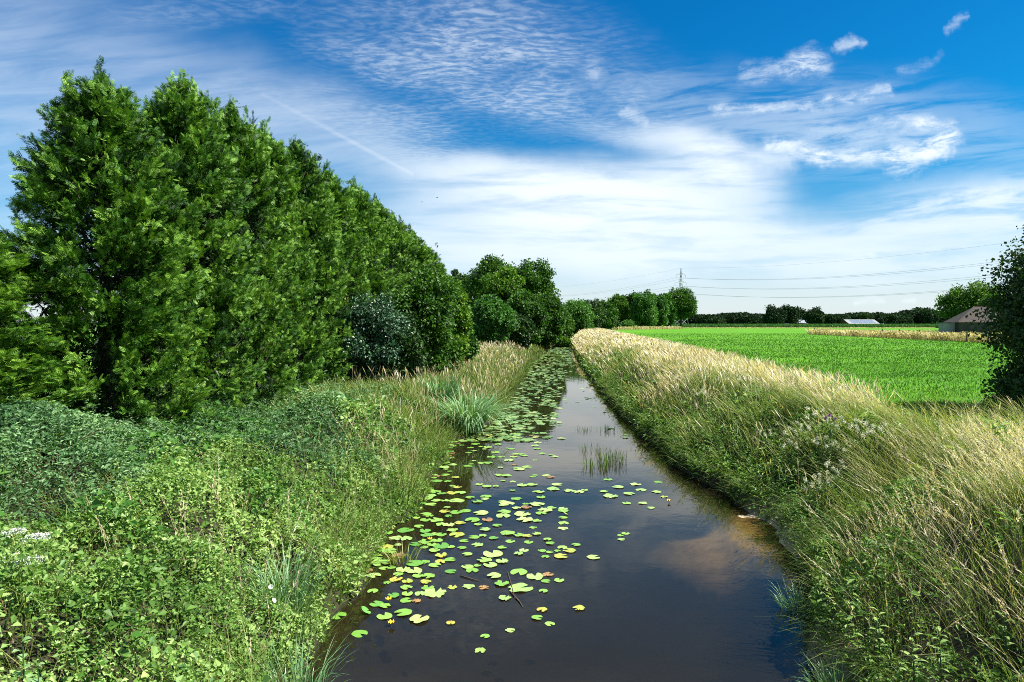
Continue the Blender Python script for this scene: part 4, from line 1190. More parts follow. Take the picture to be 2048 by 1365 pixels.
# tiled barn with a half-hipped roof
bY = 146; bX = AX(1918, bY)
bn = empty('tiled_barn', (bX, bY, FIELD_Z), 'low plastered barn with an old brown tiled roof', 'barn', rz=R(-14))
mb = MB(); walls(mb, 0, 13, 0, 8, -0.2, 2.65); mb.obj('wall', M['plaster'], bn)
mb = MB()
ov = 0.35
A = [(-ov, -ov, 2.5), (13 + ov, -ov, 2.5), (13 + ov, 8 + ov, 2.5), (-ov, 8 + ov, 2.5), (4.2, 4, 5.9), (10, 4, 5.9)]
mb.add(A, [(0, 1, 5, 4), (1, 2, 5), (2, 3, 4, 5), (3, 0, 4), (3, 2, 1, 0)])
rf = mb.obj('roof', M['tiles'], bn)
MB().tube([(4.2, 4, 5.93), (10, 4, 5.93)], 0.13, 6).tube([(-ov, -ov, 2.55), (4.2, 4, 5.93)], 0.11, 6).obj('ridge', M['tiles'], rf)
MB().box((2.4, -0.02, 1.5), (0.9, 0.08, 0.8)).obj('window', M['window'], bn)
MB().box((6.5, -0.02, 1.0), (2.4, 0.08, 2.1)).obj('door', M['post'], bn)
# shed next to it
sX = AX(1893, 148)
sh = empty('grey_shed', (sX, 148, FIELD_Z), 'small pale grey boarded shed left of the tiled barn', 'shed', rz=R(-10))
mb = MB(); walls(mb, 0, 1.7, 0, 4, -0.2, 2.3); mb.obj('wall', M['board'], sh)
MB().box((0.85, 2.0, 2.36), (2.0, 4.4, 0.12)).obj('roof', M['slate'], sh)
MB().box((2.2, 2.0, 1.1), (0.9, 3.9, 2.3)).obj('gap_shade_block', M['gap_shade'], sh)  # solid dark block filling the gap to the barn, its shade as colour
# far slate-roofed house
hY = 432; hX = AX(1591, hY)
hs_ = empty('farmhouse', (hX, hY, FIELD_Z), 'far brick house with a bluish slate roof between the dark trees', 'house', rz=R(8))
mb = MB(); walls(mb, 0, 17, 0, 9, -0.2, 2.6, 6.0); mb.obj('wall', M['brick_dark'], hs_)
mb = MB(); gable(mb, 0, 17, 0, 9, 2.6, 6.0); rfh = mb.obj('roof', M['slate'], hs_)
MB().box((13, 4.5, 6.6), (0.9, 0.9, 1.6)).obj('chimney', M['brick_dark'], rfh)
for k in range(3): MB().box((3 + 5 * k, -0.03, 1.5), (1.2, 0.1, 1.1)).obj('window', M['window'], hs_)
lX = AX(1640, 430)
lb = empty('outbuilding', (lX, 430, FIELD_Z), 'low grey outbuilding right of the single rounded farm tree', 'outbuilding', rz=R(5))
mb = MB(); walls(mb, 0, 7, 0, 6, -0.2, 2.2, 4.0); mb.obj('wall', M['board'], lb)
mb = MB(); gable(mb, 0, 7, 0, 6, 2.2, 4.0); mb.obj('roof', M['slate'], lb)
# long barn with solar roof
qY = 410; qX = AX(1697, qY)
br_ = empty('long_barn', (qX, qY, FIELD_Z), 'long low barn with a pale panelled roof in the far farmyard', 'barn', rz=R(2))
mb = MB(); walls(mb, 0.6, 18.6, 0, 12, -0.2, 1.85, 4.25); mb.obj('wall', M['brick_dark'], br_)
mb = MB(); gable(mb, 0.6, 18.6, 0, 12, 1.9, 4.4, over=0.5); mb.obj('roof', M['board'], br_)
k_ = (4.4 - 1.9) / 6.0
M['solar'] = plain('solar_panel_glass', [(0, (0.13, 0.16, 0.21)), (1, (0.18, 0.22, 0.28))], 1.5, 0.25, 0)
mb = MB()
for c_ in range(12):
    for r0 in range(3):
        x0 = 2.6 + c_ * 1.22; ya = 0.5 + r0 * 1.7; yb = ya + 1.55
        mb.add([(x0, ya, 1.9 + ya * k_ + .06), (x0 + 1.1, ya, 1.9 + ya * k_ + .06), (x0 + 1.1, yb, 1.9 + yb * k_ + .06), (x0, yb, 1.9 + yb * k_ + .06),
                (x0, ya, 1.9 + ya * k_ + .02), (x0 + 1.1, ya, 1.9 + ya * k_ + .02), (x0 + 1.1, yb, 1.9 + yb * k_ + .02), (x0, yb, 1.9 + yb * k_ + .02)],
               [(0, 1, 2, 3), (0, 4, 5, 1), (1, 5, 6, 2), (2, 6, 7, 3), (3, 7, 4, 0)])
mb.obj('solar_panels', M['solar'], br_)

# white cars in the far farmyard
car = None
CL = ['white car parked under the dark trees left of the slate-roofed house', 'white car parked in front of the single rounded farm tree', 'white car parked right of the long barn']
for i, (px, Y) in enumerate(((1573, 396), (1612, 397), (1764, 398))):
    X = AX(px, Y)
    if car is None:
        car = empty('parked_car', (X, Y, FIELD_Z + 0.65), CL[0], 'car', 'white cars at the far farm')
        mb = MB(); mb.box((0, 0, 0.62), (4.3, 1.75, 0.62), taper=0.97); bo = mb.obj('body', M['white_paint'], car)
        MB().box((-0.15, 0, 1.18), (2.5, 1.6, 0.5), taper=0.78).obj('cabin', M['window'], car)
        MB().box((-0.15, 0, 1.455), (1.9, 1.22, 0.04)).obj('roof', M['white_paint'], car)
        for sx in (-1.35, 1.35):
            for sy in (-0.82, 0.82):
                MB().tube([(sx, sy - 0.1, 0.33), (sx, sy + 0.1, 0.33)], 0.33, 14).obj('wheel', M['tyre'], car)
    else:
        copy_thing(car, (X, Y, FIELD_Z + 0.65), rz=0.4 * i, label=CL[i])

# ------------------------------------------------------------------ pylons and power lines
ARMS = ((44.3, 5.2), (37.3, 6.6), (31.2, 5.4))
def pylon_meshes():
    steel = MB(); H = 50.0
    def w_(z): return 3.6 * (1 - z / 31) + 1.15 if z < 31 else max(0.12, 1.15 * (1 - (z - 31) / 19.5))
    lv = [0, 6, 12, 17.5, 22.5, 27, 31.2, 34.2, 37.3, 40.8, 44.3, 47, 50]
    t = 0.16
    for a, b in ((1, 1), (1, -1), (-1, 1), (-1, -1)):
        steel.tube([(a * w_(z), b * w_(z), z) for z in lv], [t * 1.2] * len(lv), 4)
    for z0, z1 in zip(lv[:-1], lv[1:]):
        p, q = w_(z0), w_(z1)
        for k in range(4):
            c0 = [(1, 1), (1, -1), (-1, -1), (-1, 1)][k]; c1 = [(1, -1), (-1, -1), (-1, 1), (1, 1)][k]
            steel.tube([(c0[0] * p, c0[1] * p, z0), (c1[0] * q, c1[1] * q, z1)], t * 0.6, 4)
            steel.tube([(c1[0] * p, c1[1] * p, z0), (c0[0] * q, c0[1] * q, z1)], t * 0.6, 4)
    arms = []; ins = []
    for z, L in ARMS:
        for s_ in (-1, 1):
            m_ = MB()
            for b in (-1, 1):
                m_.tube([(s_ * w_(z), b * w_(z), z), (s_ * L, 0, z)], t * .8, 4)
                m_.tube([(s_ * w_(z + 1.7), b * w_(z + 1.7), z + 1.7), (s_ * L, 0, z)], t * .7, 4)
            for k in (0.35, 0.65):
                xx = s_ * (w_(z) + (L - w_(z)) * k); m_.tube([(xx, 0.4, z), (xx, 0, z + 1.7 * (1 - k))], t * .5, 4).tube([(xx, -0.4, z), (xx, 0, z + 1.7 * (1 - k))], t * .5, 4)
            arms.append(m_)
            i_ = MB(); n_ = 9
            i_.tube([(s_ * L, 0, z - 0.1 - 2.6 * k2 / (2 * n_)) for k2 in range(2 * n_ + 1)], [0.05 if k2 % 2 == 0 else 0.17 for k2 in range(2 * n_ + 1)], 7)
            ins.append(i_)
    return steel, arms, ins

PA = Vector((AX(1361, 596), 596, FIELD_Z)); PB = Vector((300, 290, FIELD_Z)); PC = Vector((-20, 930, FIELD_Z))
dirAB = (PB - PA).normalized(); ang = math.atan2(dirAB.y, dirAB.x) + PI / 2
pyl = empty('electricity_pylon', PA, 'steel lattice pylon rising above the trees beside the field', 'pylon', rz=ang)
stl, arms, ins = pylon_meshes()
stl.obj('lattice_tower', M['steel'], pyl)
for a in arms: a.obj('crossarm', M['steel'], pyl)
for a in ins: a.obj('insulator', M['glass_ins'], pyl)
side = Vector((math.cos(ang), math.sin(ang), 0))
names = []
for k, (z, L) in enumerate(ARMS):
    for s_ in (-1, 1): names.append((z - 2.75, s_ * L, ('upper', 'middle', 'lower')[k], 'near' if s_ * side.y < 0 else 'far'))
names.append((50.0, 0.0, 'top', ''))
for end, where in ((PB, 'right'), (PC, 'left')):
    for z, off_, lev, sd in names:
        sag = 8.5 if lev != 'top' else 6.5
        endz = -0.5
        pts = []
        for i in range(41):
            t = i / 40
            p = PA.lerp(end, t) + side * off_ * (1.0)
            p.z = FIELD_Z + z + endz * t - 4 * sag * t * (1 - t)
            pts.append(p)
        o = MB().tube(pts, 0.050 if lev != 'top' else 0.034, 5).obj('power_line', M['cable'])
        if lev == 'top': lab = 'thin topmost earth wire running from the pylon tip to the ' + where
        else: lab = '%s conductor of the %s pair running from the pylon to the %s' % (sd, lev, where)
        setp(o, lab, 'power line', 'power lines of the pylon')

# ------------------------------------------------------------------ birds
def bird(loc, sc, label, rz):
    root = empty('bird', loc, label, 'bird', 'birds in the sky', rz=rz, scale=sc)
    MB().tube([(-.16, 0, 0), (-.10, 0, .0), (0, 0, .01), (.1, 0, .02), (.15, 0, .03), (.19, 0, .02)], [.008, .03, .045, .035, .03, .004], 8).obj('body', M['feather'], root, True)
    for s_ in (-1, 1):
        m_ = MB(); m_.add([(.07, s_ * .03, .02), (.08, s_ * .16, .07), (-.02, s_ * .36, .03), (-.04, s_ * .16, .06), (-.05, s_ * .03, .015)], [(0, 1, 2, 3, 4)]); m_.add([(.07, s_ * .03, .012), (.08, s_ * .16, .062), (-.02, s_ * .36, .022), (-.04, s_ * .16, .052), (-.05, s_ * .03, .007)], [(4, 3, 2, 1, 0)])
        m_.obj('wing', M['feather'], root)
    m_ = MB(); m_.box((-.19, 0, 0), (.1, .06, .008)); m_.obj('tail', M['feather'], root)
bird((AX(875, 90), 90, CAM_H + (HOR - 397) / F * 90), 0.8, 'higher of the two tiny dark birds', 0.4)
bird((AX(845, 90), 90, CAM_H + (HOR - 406) / F * 90), 0.8, 'lower left of the two tiny dark birds', 2.6)

# ------------------------------------------------------------------ water plants
def pad_mat(name, base, alt, spot, amt):
    m, q = new_mat(name)
    tcx = q.n('ShaderNodeTexCoord'); oi = q.n('ShaderNodeObjectInfo'); gm = q.n('ShaderNodeNewGeometry')
    n1 = q.noise(gm.outputs['Position'], 9.0, 5, 0.7)
    n2 = q.noise(gm.outputs['Position'], 38.0, 3, 0.6)
    col = q.mix(oi.outputs['Random'], base, alt)
    # radial veins
    sp_ = q.n('ShaderNodeSeparateXYZ'); q.link(tcx.outputs['Object'], sp_.inputs[0])
    an = q.m('ARCTAN2', sp_.outputs[1], sp_.outputs[0])
    vein = q.ss(q.m('ABSOLUTE', q.m('SINE', q.m('MULTIPLY', an, 9.0))), 0.12, 0.0, 0.0, 0.35)
    col = q.mix(vein, col, (0.30, 0.44, 0.16))
    col = q.mix(q.ss(n1, 0.62 - amt, 0.72 - amt * 0.6, 0.0, 0.85), col, spot)
    col = q.mix(q.ss(n2, 0.64, 0.72, 0.0, 0.6), col, (0.10, 0.07, 0.02))
    p = q.n('ShaderNodeBsdfPrincipled'); q.link(col, p.inputs['Base Color'])
    p.inputs['Roughness'].default_value = 0.38; p.inputs['Specular IOR Level'].default_value = 0.45
    o = q.n('ShaderNodeOutputMaterial'); q.link(p.outputs[0], o.inputs[0])
    return m
PM = {'g': pad_mat('lily_pad_green', (0.12, 0.27, 0.035), (0.24, 0.40, 0.08), (0.30, 0.34, 0.08), 0.0),
      'p': pad_mat('lily_pad_pale', (0.20, 0.36, 0.09), (0.32, 0.46, 0.14), (0.34, 0.26, 0.08), 0.08),
      'y': pad_mat('lily_pad_yellowed', (0.24, 0.32, 0.05), (0.38, 0.36, 0.06), (0.30, 0.17, 0.03), 0.12),
      'b': pad_mat('lily_pad_brown', (0.20, 0.12, 0.05), (0.30, 0.17, 0.06), (0.08, 0.05, 0.03), 0.12),
      'd': pad_mat('lily_pad_deep', (0.07, 0.22, 0.03), (0.12, 0.28, 0.05), (0.20, 0.25, 0.05), 0.0)}


def pad_geom(seed, ragged=0.0):
    r_ = random.Random(seed); n = 30; vs = [(0.0, 0.0, 0.012)]
    notch = R(17 + r_.uniform(-5, 10))
    ph = r_.uniform(0, 6)
    rings = (0.5, 0.86, 1.0)
    bite = [(r_.uniform(0.4, 5.9), r_.uniform(0.1, 0.3), r_.uniform(0.15, 0.5)) for _ in range(int(ragged * 6))]
    for ri in rings:
        for k in range(n):
            t = k / (n - 1)
            a = notch + (2 * PI - 2 * notch) * t
            rad = 0.5 * (1 + 0.03 * math.sin(3 * a + ph) + 0.02 * math.sin(7 * a + ph * 2))
            rad *= 1 - 0.12 * math.exp(-((min(t, 1 - t)) / 0.05) ** 2)
            for ba, bw, bd in bite:
                if ri > 0.8 and abs(a - ba) < bw: rad *= 1 - bd * (1 - abs(a - ba) / bw)
            x = rad * ri * math.cos(a) * 1.06; y = rad * ri * math.sin(a) * 0.92
            z = 0.012 + (0.012 + 0.03 * ragged) * ri ** 4 * math.sin(4 * a + ph) + (0.05 * max(0, math.sin(a + ph) - 0.7) * ri ** 3 if seed % 3 == 0 else 0)
            vs.append((x, y, max(z, 0.004)))
    fs = []
    for k in range(n - 1): fs.append((0, 1 + k, 2 + k))
    for j in range(2):
        for k in range(n - 1):
            a = 1 + j * n + k; fs.append((a, a + n, a + n + 1, a + 1))
    return vs, fs


def pad_mesh(seed, ragged, mat):
    vs, fs = pad_geom(seed, ragged)
    me = raw_mesh('lily_pad', np.array(vs), [i for f in fs for i in f], np.array([len(f) for f in fs]), mat, smooth=True)
    return me
pads = {}
for ch, m_ in PM.items():
    pads[ch] = [pad_mesh(sd * 7 + ord(ch), (0.0, 0.0, 0.35, 0.7)[sd] + (0.4 if ch in 'yb' else 0), m_) for sd in range(4)]

TR = """298,1090,85,g 182,995,98,g 190,925,85,g 365,867,60,g 330,982,60,d 425,998,85,g 385,935,75,d 430,945,60,g 473,890,62,d 520,982,95,g 605,1015,105,p 440,822,40,g
460,742,50,g 497,778,55,g 485,805,70,y 545,815,60,y 580,760,90,p 600,787,60,g 650,790,75,g 640,820,60,y 540,850,65,g 545,882,62,g 650,848,70,g 610,880,60,p 690,875,125,p 540,915,65,g 590,918,50,b
770,765,60,d 688,732,65,g 768,703,60,g 720,680,70,y 715,715,60,y 686,655,60,g 778,845,55,y 863,843,65,p 938,848,58,b 855,740,65,g 880,760,70,g 907,733,40,g 972,730,75,p 940,705,80,g 1035,710,70,p
993,788,75,p 1033,828,80,g 1130,850,130,p 1120,768,95,g 1205,790,95,p 1270,780,60,b 1262,815,50,g 1330,810,55,g 1247,867,50,g 1050,903,70,p 1240,966,58,y 1430,958,65,y 1218,1008,60,g 1282,1038,55,g
1077,1072,52,p 945,1103,52,g 920,1180,62,g 768,1033,50,y 1508,690,70,p 985,672,110,p 825,642,50,g 853,675,55,g 1035,640,48,g 1118,672,52,p 1148,652,52,p 1240,655,45,g 1258,687,45,g 1280,663,40,g
1320,657,35,g 1345,640,55,g 1380,655,70,y 1340,685,75,y 1415,626,48,g 1285,618,48,g 1268,598,45,g 1172,610,50,g 1077,606,52,g 905,625,65,p 887,585,62,g 840,605,50,g 935,578,45,g 720,572,60,g
688,570,50,g 780,550,60,g 990,590,50,d 1210,568,50,g 1350,540,55,p 1352,512,60,g 1348,483,48,g 1355,465,55,g 1350,447,60,g 1350,436,50,p 1215,500,50,g 1150,495,90,p 1060,565,80,g 1120,575,60,g
1165,580,50,y 1195,535,40,g 1672,565,45,g 1645,575,35,g 1650,597,40,p 1675,408,48,g 1800,433,40,p 1460,340,38,g 1560,348,45,g 1595,372,80,p 1690,360,60,p 1630,325,60,p 1840,298,45,g 1720,310,60,p
1750,340,60,p 1830,350,50,p 1430,350,60,p 1380,345,60,p 1320,312,60,p 1300,335,70,p 1190,312,60,g 1140,315,60,p 1230,350,50,g 1265,265,50,p 1192,271,34,g 1580,285,50,g 1870,375,40,y 1760,408,50,p
1255,445,80,p 1290,432,50,g 1235,462,60,g 1215,415,80,p 1160,430,60,b 1235,378,50,g 1110,385,60,g 1060,410,80,p 1035,400,50,p 1140,465,90,p 1040,475,80,p 925,460,80,p 960,495,60,b 880,497,80,g
1010,525,50,g 945,545,60,p 870,380,50,g 800,395,80,g 690,495,80,g 740,450,60,y 800,455,70,g 640,495,60,g 670,415,60,g 740,395,50,g 820,355,60,g 905,400,60,g 950,375,60,g 640,610,80,g 590,620,70,d
700,600,60,g 640,465,60,g 760,520,70,p 820,510,60,y 720,520,60,g""".split()
pad_list = []
for s_ in TR:
    cx, cy, wd, ch = s_.split(',')
    px, py = 600 + float(cx) / 2.56, 850 + float(cy) / 2.56
    Y = CAM_H * F / (py - HOR); X = AX(px, Y)
    pad_list.append((X, Y, float(wd) / 2.56 / F * Y, ch, True))
n_tr = len(pad_list)
r_ = random.Random(77)
tries = 0
while len(pad_list) < 298 and tries < 40000:
    tries += 1
    Y = 11.0 + 15 * r_.random() ** 0.9; xl = float(XL(Y))
    s = r_.random()
    width_ = np.interp(Y, [11, 14, 17, 20, 26], [1.0, 1.8, 3.3, 3.6, 2.8])
    X = xl + 0.05 + width_ * s ** 1.8
    d = r_.uniform(0.15, 0.35)
    if all((X - a) ** 2 + (Y - b) ** 2 > ((d + c) * 0.31) ** 2 for a, b, c, _, _ in pad_list):
        shade = X - xl
        ch = r_.choices('gpydb', (5, 2.0, 1.2 if shade < 1.4 else 0.3, 2 if shade < 1.4 else 0.6, 0.5))[0]
        pad_list.append((X, Y, d, ch, False))
pad_objs = []
cat_w = {'g': 'fresh green', 'p': 'pale blotched', 'y': 'yellowed', 'b': 'browned', 'd': 'deep green'}
SINGLE = {0: 'large heart-shaped green lily pad lying alone near the bottom left bank grass', 1: 'green lily pad under the near left bank grass, lower of the two', 2: 'green lily pad under the bank grass, upper of the two at the near left bank',
          3: 'small green lily pad by itself left of the nearest pad cluster', 4: 'deep green lily pad standing tilted in the water beside the near cluster', 10: 'pale lily pad at the lower right corner of the nearest left cluster',
          33: 'yellowed ragged lily pad just right of the nearest left cluster', 34: 'pale round lily pad between the left cluster and the brown pad', 35: 'browned lily pad alone in mid-stream', 44: 'very large pale lily pad, the widest in mid-stream',
          43: 'round green lily pad touching the very large pale one', 45: 'large green lily pad at the left of the upper mid-stream trio', 50: 'small green lily pad alone right of the very large pale one', 53: 'yellowed lily pad farthest right in the near water',
          54: 'notched green lily pad, left of the lower pair in mid-stream', 55: 'green lily pad, right of the lower pair in mid-stream', 56: 'small pale lily pad with a nibbled edge below the lower pair', 57: 'second nearest lone green lily pad in the foreground water',
          58: 'nearest lone green lily pad in the foreground water', 59: 'small yellowed lily pad drifting alone left of the foreground lone pads', 60: 'ragged pale lily pad alone at the right of mid-stream'}
for i, (X, Y, d, ch, tr_) in enumerate(pad_list):
    me = pads[ch][r_.choice((0, 0, 1, 1, 2, 3)) if ch not in 'p' else r_.choice((1, 2, 3))]
    o = link('lily_pad', me, None, (X, Y, 0.004 + 0.0012 * (i % 11)))
    o.rotation_euler = (r_.uniform(-.02, .02), r_.uniform(-.02, .02), r_.uniform(0, 6.28))
    o.scale = (d, d, d)
    if i in (4, 91): o.rotation_euler = (0.5, 0.45, 1.0); o.location.z = 0.05
    xs = X - float(XL(Y))
    if i in SINGLE: zone = None
    elif Y < 13.6: zone = 'in the nearest cluster by the left bank' if xs < 1.7 else 'in the open near part of mid-stream'
    elif X > 3.2 and Y > 15: zone = 'in the sparse patch near the right bank'
    elif xs < 1.3: zone = 'in the near left-bank band' if Y < 18.5 else 'in the far left-bank band'
    elif xs < 2.3: zone = 'in the left half of the dense drift'
    elif xs < 3.3: zone = 'in the right half of the dense drift'
    else: zone = 'at the loose right edge of the dense drift'
    pad_objs.append((o, zone, ch, Y, i))
ORDW = ['nearest', 'second nearest', 'third nearest', 'fourth nearest', 'fifth nearest', 'sixth nearest', 'seventh nearest', 'eighth nearest', 'ninth nearest', 'tenth nearest', 'eleventh nearest', 'twelfth nearest',
        'thirteenth nearest', 'fourteenth nearest', 'fifteenth nearest', 'sixteenth nearest', 'seventeenth nearest']
buckets = {}
for o, zone, ch, Y, i in pad_objs:
    if zone is None: setp(o, SINGLE[i], 'lily pad', 'lily pads floating on the stream')
    else: buckets.setdefault((zone, ch), []).append((Y, i, o))
for (zone, ch), lst in buckets.items():
    lst.sort(key=lambda q_: (q_[0], q_[1])); n_ = len(lst)
    for k, (_, _, o) in enumerate(lst):
        if k < 16: lab = '%s %s lily pad %s' % (ORDW[k], cat_w[ch], zone)
        elif n_ - 1 - k < 17: lab = '%s %s lily pad %s' % (ORDW[n_ - 1 - k].replace('nearest', 'farthest'), cat_w[ch], zone)
        else: lab = '%s lily pad midway %s' % (cat_w[ch], zone)
        setp(o, lab, 'lily pad', 'lily pads floating on the stream')

# far mat of pads as one mass
mv, mf, mn, mt_ = [], [], [], []
r2 = np.random.default_rng(9); base_i = 0
geo = [pad_geom(s_, 0.2) for s_ in range(3)]
M['mat'] = leaf_mat('lily_mat_leaf', [(0, (0.08, 0.20, 0.035)), (0.5, (0.20, 0.34, 0.09)), (1, (0.40, 0.46, 0.16))], 0.05, 0.35, 0.5)
cnt = 0
for k in range(60000):
    if cnt > 2700: break
    Y = 24 + 110 * r2.random() ** 1.35; xl, xr = float(XL(Y)), float(XR(Y)); wd_ = xr - xl
    sh = np.interp(Y, [24, 34, 50, 75, 110], [0.50, 0.50, 0.62, 0.9, 1.0])
    s = r2.random()
    if r2.random() < 0.05: s = r2.random()
    elif s > sh * (0.85 + 0.3 * float(vnoise(Y, 0.0, 0.4, 3))) or r2.random() > 1.15 - 0.75 * (s / sh) ** 3: continue
    X = xl + 0.1 + s * (wd_ - 0.2)
    if float(vnoise(X, Y * 0.5, 0.9, 13)) < 0.34: continue
    d = r2.uniform(0.18, 0.34); a = r2.uniform(0, 6.28); ca, sa = math.cos(a) * d, math.sin(a) * d
    vs, fs = geo[k % 3]
    v = np.array(vs); v = np.stack([X + v[:, 0] * ca - v[:, 1] * sa, Y + v[:, 0] * sa + v[:, 1] * ca, 0.005 + v[:, 2] * d + r2.random() * 0.012], -1)
    tx, ty = r2.normal(0, 0.06, 2); v[:, 2] = np.maximum(v[:, 2] + (v[:, 0] - X) * tx + (v[:, 1] - Y) * ty + 0.006, 0.003)
    mv.append(v); mf += [i + base_i for f in fs for i in f]; mn += [len(f) for f in fs]; mt_.append(np.full(len(v), np.clip(r2.normal(0.45, 0.25), 0, 1))); base_i += len(v); cnt += 1
setp(link('lily_mat', raw_mesh('lily_mat', np.concatenate(mv), mf, np.array(mn), M['mat'], tint=np.concatenate(mt_), smooth=True)), kind='stuff')

def on_ground(px, py, off):
    """first point where the line of sight comes down to the ground plus off"""
    for Y in np.arange(3.0, 200.0, 0.05):
        X = AX(px, Y)
        if CAM_H - (py - HOR) / F * Y <= float(ground(X, Y)) + off and (X > float(XR(Y)) or X < float(XL(Y))): return X, float(Y)
    return X, float(Y)


# yellow lily flowers
def px_w(px, py, z=0.0):
    Y = (CAM_H - z) * F / (py - HOR); return AX(px, Y), Y
lf = None
for (px, py, lab) in ((780, 1253, 'yellow water-lily flower at the lower edge of the nearest pad cluster'), (775, 1205, 'yellow water-lily flower in the middle of the nearest pad cluster'),
                      (859, 1082, 'yellow water-lily flower in the shaded band by the left bank'), (1340, 1004, 'yellow water-lily flower near the right bank')):
    X, Y = px_w(px, py, 0.05)
    if lf is None:
        lf = empty('lily_flower', (X, Y, 0.0), lab, 'flower', 'yellow water-lily flowers')
        MB().tube([(0, 0, -0.1), (0, 0, 0.045)], 0.008, 6).obj('stem', M['sedge'], lf)
        m_ = MB()
        for k in range(6):
            a = k * PI / 3; c, s_ = math.cos(a), math.sin(a)
            m_.add([(0, 0, .04), (.035 * c - .022 * s_, .035 * s_ + .022 * c, .055), (.05 * c, .05 * s_, .085), (.035 * c + .022 * s_, .035 * s_ - .022 * c, .055)], [(0, 1, 2, 3)])
        m_.obj('petals', M['yellow_flower'], lf)
        MB().tube([(0, 0, .04), (0, 0, .06), (0, 0, .07)], [.016, .02, .012], 8).obj('pistil', M['yellow_flower'], lf)
    else: copy_thing(lf, (X, Y, 0.0), rz=1.0, label=lab)


# tufts: sedge clump, reeds in the water
def tuft(name, X, Y, n, h, spread, wd, reach, mat, label, cat, z=None, group=None, tint=0.55, sag=0.6, part=None, seed=0):
    r_ = np.random.default_rng(seed + 100)
    a = r_.uniform(0, 2 * PI, n); rr = spread * np.sqrt(r_.uniform(0, 1, n))
    bx, by = rr * np.cos(a), rr * np.sin(a)
    a2 = a + r_.normal(0, 0.5, n)
    re = reach * r_.uniform(0.25, 1.1, n)
    v = Veg()
    v.blade(np.stack([bx, by, np.zeros(n)], -1), h * r_.uniform(0.65, 1.15, n), np.stack([np.cos(a2) * re, np.sin(a2) * re], -1), wd * r_.uniform(.7, 1.2, n),
            np.clip(r_.normal(tint, 0.17, n), 0, 1), ts=(0, .2, .42, .64, .84, 1), prof=(.8, 1, 1, .85, .55, .05), ang=a2 + PI / 2 + r_.normal(0, .4, n), curl=1.5, sag=r_.uniform(0.1, 1.0, n) * sag)
    z = float(ground(X, Y)) - 0.03 if z is None else z
    o = v.obj(name, M[mat]); o.location = (X, Y, z)
    setp(o, label, cat, group)
    return o
tuft('sedge_clump', AX(932, 25.5) , 25.5, 560, 1.75, 0.6, 0.04, 1.05, 'sedge', 'large fountain-shaped sedge clump arching over the water edge', 'sedge', seed=1, tint=.7, sag=1.0)
tuft('sedge_clump', AX(880, 27.5), 27.5, 300, 1.5, 0.5, 0.04, 0.6, 'sedge', 'smaller sedge clump left behind the fountain-shaped one', 'sedge', seed=2)
tuft('sedge_clump', AX(960, 29.5), 29.5, 220, 1.1, 0.45, 0.030, 0.6, 'sedge', 'sedge clump just beyond the fountain-shaped one', 'sedge', seed=6)
tuft('grass_tuft', AX(560, 9.2) , 9.2, 200, 0.95, 0.35, 0.012, 0.6, 'sedge', 'bright long-bladed grass tuft among the bindweed near the water', 'grass tuft', seed=3)
tuft('grass_tuft', AX(585, 7.3), 7.3, 170, 0.85, 0.3, 0.010, 0.7, 'sedge', 'long-bladed grass tuft leaning over the near left water edge', 'grass tuft', seed=4)
tuft('grass_tuft', AX(1690, 7.4), 7.4, 190, 0.55, 0.28, 0.010, 0.6, 'sedge', 'bright grass tuft at the bottom right water edge', 'grass tuft', seed=5)
tuft('grass_tuft', AX(1605, 9.9), 9.9, 120, 0.5, 0.22, 0.010, 0.6, 'sedge', 'small green grass tuft on the shaded right water edge', 'grass tuft', seed=7)
for i, (px, py, n, h, lab) in enumerate(((1225, 925, 90, .42, 'tallest dark reed tuft standing in mid-stream'), (1198, 935, 70, .33, 'reed tuft left of the tallest one in mid-stream'), (1185, 905, 45, .28, 'thin reed tuft behind the left one in mid-stream'),
                                       (1212, 862, 40, .25, 'sparse reed tuft farther up the stream'), (1172, 862, 30, .2, 'faint reed tuft left of the sparse one up the stream'))):
    X, Y = px_w(px, py)
    tuft('reed_tuft', X, Y, n, h, 0.5, 0.013, 0.30, 'grass', lab, 'reeds', z=-0.03, group='reed tufts in mid-stream', tint=0.3, sag=0.1, seed=20 + i)
# submerged-looking yellow-green blades by the left bank
X, Y = px_w(815, 1128)
tuft('grass_tuft', X - .1, Y, 60, 0.35, 0.25, 0.014, 1.1, 'grass', 'yellow-green blades lying on the water by the nearest pad cluster', 'grass tuft', z=0.0, tint=.8, sag=.3, seed=31)

